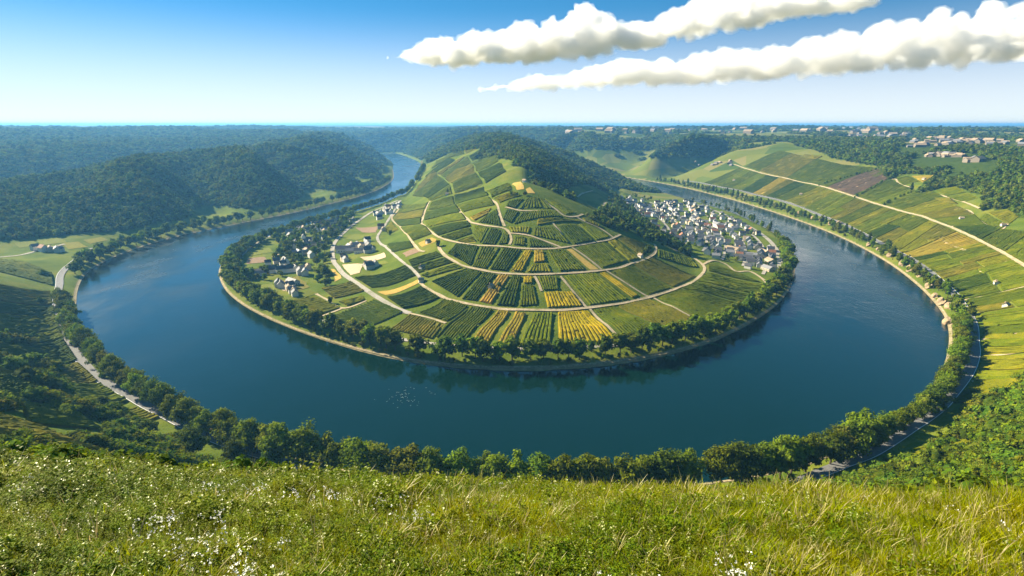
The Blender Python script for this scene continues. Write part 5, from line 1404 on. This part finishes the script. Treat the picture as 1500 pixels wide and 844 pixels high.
ok = (~isp) & (dsp > 36) & (sp[:, 1] < 640)
den = fbm(sp[:, 0] / 34.0 + 4, sp[:, 1] / 34.0, 3)
thr = np.where(sp[:, 0] < 0, 0.03, np.where(sp[:, 1] < 330, -0.15, 0.30))
BUSHY = [unproj(P_) for P_ in ([(-60, 392), (76, 420), (76, 430), (-60, 408)], [(-60, 432), (80, 446), (82, 460), (-60, 452)], [(-60, 478), (88, 480), (92, 496), (-60, 494)], [(-60, 522), (40, 530), (110, 588), (180, 618), (240, 640), (60, 626), (-40, 596)], [(1330, 640), (1400, 606), (1500, 575), (1560, 560), (1560, 690), (1440, 680), (1300, 690)])]
inb = np.zeros(len(sp), bool)
for B_ in BUSHY: inb |= in_poly(sp[:, 0], sp[:, 1], B_)
VPL = [unproj(P_) for P_ in ([(-60, 366), (76, 402), (79, 419), (-60, 392)], [(-60, 408), (74, 428), (78, 446), (-60, 432)], [(-60, 452), (80, 460), (88, 480), (-60, 478)], [(-60, 494), (92, 497), (114, 528), (-60, 520)], [(30, 548), (148, 562), (190, 588), (90, 584)], [(100, 592), (198, 596), (238, 612), (170, 616)], [(-30, 600), (60, 628), (150, 662), (-20, 650)], [(1432, 575), (1500, 560), (1500, 590), (1400, 600)], [(1290, 672), (1400, 640), (1440, 655), (1330, 684)])]
inv = np.zeros(len(sp), bool)
for B_ in VPL: inv |= in_poly(sp[:, 0], sp[:, 1], B_)
upper_right = (sp[:, 0] > 330) & (sp[:, 1] > 360)
ok &= ((inb & (den > np.where(sp[:, 0] < 0, -0.03, -0.16))) | ((den > thr) & ~inv & ~upper_right))
for nm_, m_, lab in (('left', sp[:, 0] < 0, 'scrub and hedges between the left hillside terraces'), ('right', sp[:, 0] >= 0, 'leafy scrub on the steep right hillside')):
    q = sp[ok & m_]; s = np.clip(q[:, 2] / 1.5, 0.55, 2.6) * rng.uniform(0.55, 1.35, len(q))
    print('SCRUB', nm_, len(q))
    scatter_obj('undergrowth', np.stack([q[:, 0], q[:, 1], H(q[:, 0], q[:, 1]) - 0.25], 1), np.stack([s, s, s * rng.uniform(0.7, 1.1, len(q))], 1), np.stack([0 * s, 0 * s, rng.uniform(0, 6.28, len(q))], 1), SCC, lab)
# larger single bushes and trees on the left below the meadow
for px, py, pr, s, lab in [(285, 668, NEAR[5], 1.0, 'large dark tree below the meadow on the left'), (345, 682, NEAR[5], 0.95, 'broad dark tree right of the large dark one below the meadow'), (400, 690, NEAR[5], 0.8, 'shadowed tree behind the meadow edge'), (455, 690, NEAR[0], 0.75, 'tree between meadow edge and near bank row'), (215, 640, BUSH[1], 1.6, 'dark round bush above the left road end'), (262, 645, BUSH[3], 1.3, 'brownish green bush left of the large dark tree'), (165, 636, BUSH[0], 1.3, 'light green bush on the slope left of the road end'),
                           (150, 598, BUSH[1], 1.3, 'dark bush between two left terraces'), (60, 560, BUSH[1], 1.6, 'dark bush mass high on the left hillside'), (20, 545, BUSH[1], 1.7, 'dark bush at the left picture edge'), (100, 610, BUSH[3], 1.4, 'bush in the hollow under the bright terrace'), (152, 553, BUSH[0], 0.9, 'bush standing against the left road'), (65, 405, BUSH[1], 1.4, 'dark bush by the far road bend on the left'), (60, 445, BUSH[1], 1.2, 'bush above the left road opposite the first bank trees'), (470, 712, BUSH[0], 1.0, 'bush at the meadow edge in front of the bank trees'), (1380, 600, BUSH[0], 0.8, 'small bush hanging over the shaded road bend')]:
    q = unproj([(px, py)])[0]; plant_tree('bush' if pr in BUSH else 'slope_tree', pr, q[0], q[1], s, lab, 'bush' if pr in BUSH else 'tree', 'single bushes and trees of the near hillside')

# ---------------------------------------------------------------- the meadow in front
def blade_set(n, h0, h1, spread, width, lean, r, curl=1.0, seg=3):
    V = []; F = []; A = []; nv = 0
    for _ in range(n):
        a = r.uniform(0, 6.28); q = spread * r.random() ** 0.5
        p = np.array([q * math.cos(a), q * math.sin(a), -0.03])
        b = r.uniform(0, 6.28); d = np.array([math.cos(b), math.sin(b), 0]); s_ = np.array([-d[1], d[0], 0])
        h = r.uniform(h0, h1); L = lean * r.uniform(0.3, 1.3)
        for k_ in range(seg + 1):
            t = k_ / seg
            c = p + d * (L * h * t ** 1.8) + np.array([0, 0, h * (t - 0.28 * curl * L * t * t)])
            w_ = width * (1 - t) ** 0.7 * (0.6 + 0.8 * min(1, t * 3)) + 0.0015
            V += [c - s_ * w_, c + s_ * w_]
        for k_ in range(seg):
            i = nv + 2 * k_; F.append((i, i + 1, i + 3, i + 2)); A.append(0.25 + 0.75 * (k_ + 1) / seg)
        nv += 2 * (seg + 1)
    return np.array(V), np.array(F), np.array(A)
def weed_set(nst, h, leaf, r, spread=0.2):
    V = []; F = []; A = []; nv = 0
    for _ in range(nst):
        a = r.uniform(0, 6.28); q = spread * r.random() ** 0.5
        b = r.uniform(0, 6.28); hh_ = h * r.uniform(0.55, 1.1)
        for k_ in range(9):
            t = 0.2 + 0.8 * k_ / 8
            c = np.array([q * math.cos(a) + 0.25 * hh_ * t * t * math.cos(b), q * math.sin(a) + 0.25 * hh_ * t * t * math.sin(b), hh_ * t])
            az = k_ * 2.4 + r.uniform(-0.5, 0.5)
            d = np.array([math.cos(az), math.sin(az), r.uniform(-0.25, 0.55)]); d /= np.linalg.norm(d)
            s_ = np.cross(d, [0, 0, 1]); s_ /= np.linalg.norm(s_); up = np.cross(s_, d)
            L = leaf * r.uniform(0.6, 1.25) * (1.15 - 0.5 * t); w_ = L * r.uniform(0.26, 0.40)
            pts = [c, c + d * L * 0.45 - s_ * w_ + up * 0.12 * L, c + d * L * 0.45 + s_ * w_ + up * 0.12 * L, c + d * L - up * 0.15 * L, c + d * L * 0.5]
            V += pts; i = nv
            F += [(i, i + 4, i + 1), (i, i + 2, i + 4), (i + 4, i + 3, i + 1), (i + 4, i + 2, i + 3)]; A += [r.uniform(0.1, 1)] * 4
            nv += 5
    return np.array(V), np.array(F), np.array(A)
def flower_set(n, h, r):
    V = []; F = []; nv = 0
    for _ in range(n):
        c0 = np.array([r.normal(0, 0.12), r.normal(0, 0.12), h * r.uniform(0.7, 1.15)])
        for _k in range(5):
            c = c0 + r.normal(0, 0.022, 3); nn = r.normal(0, 1, 3) + [0, 0, 1.2]; nn /= np.linalg.norm(nn)
            a = np.cross(nn, [1, 0.2, 0]); a /= np.linalg.norm(a); b = np.cross(nn, a); s_ = r.uniform(0.014, 0.026)
            V += [c - a * s_, c - b * s_, c + a * s_, c + b * s_]; F.append((nv, nv + 1, nv + 2, nv + 3)); nv += 4
    return np.array(V), np.array(F), np.ones(len(F))
def plant_mat(name, c0, c1, c2, trans=0.45, rough=0.45, spec=0.4):
    g = NT(name); P = g.pos()
    oi = g.n('ShaderNodeObjectInfo').outputs['Random']
    n = g.noise(P, 0.16, 4)
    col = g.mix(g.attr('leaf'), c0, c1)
    col = g.mix(g.math('MULTIPLY', g.ramp(n, [(0.42, (0,) * 3), (0.62, (1,) * 3)]), 0.75), col, c2)
    hs = g.n('ShaderNodeHueSaturation', i_Color=col, i_Hue=g.math('ADD', 0.485, g.math('MULTIPLY', oi, 0.03)), i_Value=g.math('ADD', 0.7, g.math('MULTIPLY', oi, 0.6)))
    d = g.bsdf(hs.outputs[0], rough, spec)
    t = g.n('ShaderNodeBsdfTranslucent', i_Color=hs.outputs[0]).outputs[0]
    return g.done(g.n('ShaderNodeMixShader', i_0=trans, i_1=d, i_2=t).outputs[0])
MG = plant_mat('meadow_grass', (0.085, 0.120, 0.002), (0.240, 0.270, 0.003), (0.320, 0.300, 0.005), 0.5, 0.8, 0.02)
MW = plant_mat('meadow_weeds', (0.050, 0.095, 0.004), (0.165, 0.220, 0.007), (0.250, 0.275, 0.009), 0.5, 0.6, 0.06)
MD = plant_mat('dry_stalks', (0.25, 0.20, 0.06), (0.42, 0.36, 0.13), (0.50, 0.42, 0.18), 0.4)
MFl = plant_mat('white_petals', (0.75, 0.75, 0.68), (0.85, 0.85, 0.80), (0.85, 0.83, 0.75), 0.3, 0.5, 0.3)
MPaleGlint = plant_mat('pale_glint_leaves', (0.20, 0.24, 0.05), (0.42, 0.44, 0.14), (0.55, 0.54, 0.25), 0.3, 0.4, 0.4)  # pale tone puts the white glints of sunlit leaves into the colour
def pm(name, parts, seed):
    Vs = []; Fs = []; As = []; mi = []; n = 0; mats = []
    for (V, F, A), m in parts:
        Vs.append(V); Fs.append(F + n); As.append(A); mi.append(np.full(len(F), len(mats))); mats.append(m); n += len(V)
    q4 = [(f, a, i) for f, a, i in zip(Fs, As, mi) if f.shape[1] == 4]; q3 = [(f, a, i) for f, a, i in zip(Fs, As, mi) if f.shape[1] == 3]
    allp = q4 + q3
    me = mesh_np(name, np.vstack(Vs), [p[0] for p in allp], mats, np.concatenate([p[2] for p in allp]))
    fattr(me, 'leaf', np.concatenate([p[1] for p in allp]))
    return me
def RG(s): return np.random.default_rng(s)
GRASS = [pm('grass_tuft', [(blade_set(34, 0.22, 0.62, 0.24, 0.0125, 0.75, RG(i)), MG)], i) for i in range(5)] + [pm('grass_tuft', [(blade_set(26, 0.25, 0.55, 0.26, 0.013, 1.1, RG(50 + i)), MG), (blade_set(5, 0.5, 0.8, 0.2, 0.009, 0.6, RG(60 + i)), MD)], i) for i in range(3)]
WEED = [pm('weed', [(weed_set(6, 0.52, 0.15, RG(70 + i)), MW), (blade_set(8, 0.2, 0.45, 0.25, 0.012, 0.8, RG(80 + i)), MG)], i) for i in range(4)] + [pm('weed', [(weed_set(5, 0.60, 0.12, RG(90 + i)), MW), (weed_set(1, 0.62, 0.11, RG(95 + i)), MPaleGlint)], i) for i in range(2)]
FLW = [pm('white_flower', [(flower_set(5, 0.55, RG(30 + i)), MFl), (blade_set(6, 0.4, 0.58, 0.14, 0.006, 0.3, RG(35 + i)), MG)], i) for i in range(3)]
STK = [pm('dry_stalk', [(blade_set(4, 0.6, 0.95, 0.12, 0.012, 0.7, RG(40 + i), 1.4, 5), MD), (weed_set(1, 0.7, 0.09, RG(45 + i)), MPaleGlint)], i) for i in range(3)]
gp = polar_points(4.0, 75, 0.0105, R(68), 0.12)
gx_, gy_ = gp[:, 0], gp[:, 1]; gr_ = np.hypot(gx_, gy_)
zg = H(gx_, gy_) + smooth(160, 60, gr_) * 0.35 * fbm(gx_ / 5.0, gy_ / 5.0, 4)
clump = fbm(gx_ / 2.3, gy_ / 2.3, 3); big = fbm(gx_ / 9.0 + 5, gy_ / 9.0, 3)
leafy = 0.52 - 0.022 * gx_ + 1.0 * big
lw_ = rng.random(len(gp)) < np.clip(leafy, 0.03, 0.92)
kind_ = np.where(lw_, 1, 0)
fl_ = (fbm(gx_ / 3.1 + 40, gy_ / 3.1, 3) > 0.30) & (rng.random(len(gp)) < 0.07)
kind_ = np.where(fl_, 2, kind_)
st_ = rng.random(len(gp)) < np.where(gr_ > 17, 0.04, 0.010)
kind_ = np.where(st_, 3, kind_)
for kx, (nm_, lab, ms) in enumerate((('grass', 'sunlit yellow green meadow grass on the near slope', GRASS), ('weeds', 'leafy green weeds growing through the near meadow', WEED), ('wildflowers', 'small white wildflowers dotted over the near meadow', FLW), ('dry_grass', 'pale dry stalks standing above the near meadow', STK))):
    m = kind_ == kx; q = gp[m]; n = m.sum()
    print('MEADOW', nm_, n)
    s = (1 + 0.75 * clump[m]) * rng.uniform(0.75, 1.25, n) * np.clip(q[:, 2] / 0.2, 0.9, 2.4) ** 0.8
    if kx >= 2: s = rng.uniform(0.8, 1.15, n)
    scatter_obj(nm_, np.stack([q[:, 0], q[:, 1], zg[m]], 1), np.stack([s, s, s * rng.uniform(0.85, 1.2, n)], 1), np.stack([rng.normal(0, 0.12, n), rng.normal(0, 0.12, n), rng.uniform(0, 6.28, n)], 1), proto_collection(nm_ + '_shapes', ms), lab)
# ---------------------------------------------------------------- clouds (outside the haze, several kilometres off)
cl = NT('cloud_vapour')
vv = cl.n('ShaderNodeVolumePrincipled', i_Density=0.0075, i_Anisotropy=0.15)
vv.inputs['Color'].default_value = (0.99, 0.99, 0.99, 1)
clm = cl.done(None, vv.outputs[0])
cf = NT('cloud_fringe_vapour')
vf = cf.n('ShaderNodeVolumePrincipled', i_Density=0.0035, i_Anisotropy=0.0)
vf.inputs['Color'].default_value = (0.995, 0.995, 0.995, 1)
clf = cf.done(None, vf.outputs[0])
tex = []
for i, (sz, dp) in enumerate(((300, 5), (110, 5), (42, 4))):
    t = bpy.data.textures.new('cloud_lumps_%d' % i, 'CLOUDS'); t.noise_scale = sz; t.noise_depth = dp; t.noise_type = 'SOFT_NOISE'; tex.append(t)
def cloud(top, base, n, rmin, rmax, D, thick, seed, label, fl=0.0):
    r = np.random.default_rng(seed)
    top = np.array(top, float); base = np.array(base, float)
    V = []; F = []; nv = 0
    iv, jf = ICO2
    lo = max(top[0, 0], base[0, 0]); hi = min(top[-1, 0], base[-1, 0])
    for i in range(n):
        x = lo + (hi - lo) * ((i + r.random()) / n)
        yt = np.interp(x, top[:, 0], top[:, 1]); yb = np.interp(x, base[:, 0], base[:, 1])
        yt += 0.42 * (yb - yt) * max(0.0, float(vnoise(np.array([x / 17.0 + seed * 31]), np.array([0.5]))[0]) + 0.15)
        hgt_ = yb - yt
        rad = min(rmin + (rmax - rmin) * r.random() ** 1.3, hgt_ * 0.5 + 0.6)
        u = r.random()
        y = yt + rad + u * max(0, hgt_ - 2 * rad) if hgt_ > 2 * rad else (yt + yb) / 2
        a, b, c = ray_dir(x, y)
        dep = D + r.normal(0, thick) * min(1, hgt_ / 40.0)
        t = dep / b
        R_ = rad * t / 800.0
        ctr = np.array([a * t, b * t, CAM_Z + c * t])
        a2, b2, c2 = ray_dir(x, yb); zb = CAM_Z + c2 * (D / b2)
        p = iv * np.array([R_ * r.uniform(1.0, 1.3), R_ * 1.1, R_]) + ctr
        p[:, 2] = np.where(p[:, 2] < zb, zb + (p[:, 2] - zb) * 0.12, p[:, 2])
        V.append(p); F.append(jf + nv); nv += len(iv)
    me = mesh_np('cloud', np.vstack(V), np.vstack(F), [clm])
    o = obj('cloud', me, label=label, cat='cloud')
    m = o.modifiers.new('merge', 'REMESH'); m.mode = 'VOXEL'; m.voxel_size = 12.0 * D / 7000
    for t, s_ in zip(tex, (130, 100, 48)):
        d = o.modifiers.new('lumps', 'DISPLACE'); d.texture = t; d.strength = s_ * D / 7000; d.mid_level = 0.60; d.texture_coords = 'GLOBAL'
    m = o.modifiers.new('heal', 'REMESH'); m.mode = 'VOXEL'; m.voxel_size = 13.0 * D / 7000
    # thin soft fringe of vapour round the dense heap
    f = obj('cloud_fringe', me.copy(), parent=o)
    f.data.materials.clear(); f.data.materials.append(clf)
    m = f.modifiers.new('merge', 'REMESH'); m.mode = 'VOXEL'; m.voxel_size = 17.0 * D / 7000
    for t, s_ in zip(tex, (130, 150, 70)):
        d = f.modifiers.new('lumps', 'DISPLACE'); d.texture = t; d.strength = s_ * D / 7000; d.mid_level = 0.52; d.texture_coords = 'GLOBAL'
    m = f.modifiers.new('heal', 'REMESH'); m.mode = 'VOXEL'; m.voxel_size = 15.0 * D / 7000
    return o
cloud([(588, 80), (620, 62), (650, 50), (680, 50), (705, 42), (730, 36), (760, 28), (790, 24), (820, 12), (842, 3), (862, 3), (885, 16), (910, 22), (940, 32), (968, 42)], [(588, 86), (620, 94), (660, 100), (720, 98), (800, 94), (860, 90), (930, 78), (968, 66)], 330, 3.5, 20, 7000, 260, 1, 'white heaped cloud in the upper middle of the sky')
cloud([(958, 44), (975, 14), (1000, -4), (1060, -12), (1150, -18), (1230, -14), (1285, -4)], [(958, 60), (1000, 60), (1050, 52), (1110, 44), (1140, 30), (1200, 22), (1250, 18), (1285, 6)], 220, 4, 19, 7200, 260, 2, 'white cloud cut off by the top of the picture')
cloud([(700, 131), (750, 120), (800, 110), (850, 101), (900, 91), (950, 83), (1000, 76), (1050, 73), (1090, 67), (1130, 68), (1160, 60), (1190, 52), (1220, 43), (1260, 37), (1300, 27), (1340, 15), (1380, 8), (1420, 2), (1500, -8), (1600, -20)], [(700, 133), (800, 130), (900, 128), (1000, 125), (1100, 120), (1200, 116), (1300, 111), (1400, 102), (1500, 92), (1600, 82)], 760, 2.5, 20, 5000, 170, 3, 'long white cloud bank rising towards the upper right')
cloud([(562, 84), (575, 80), (590, 77), (600, 80)], [(562, 86), (575, 87), (590, 87), (600, 86)], 12, 1.5, 4, 7000, 30, 4, 'small torn cloud left of the heaped cloud')
SC.cycles.volume_bounces = 32
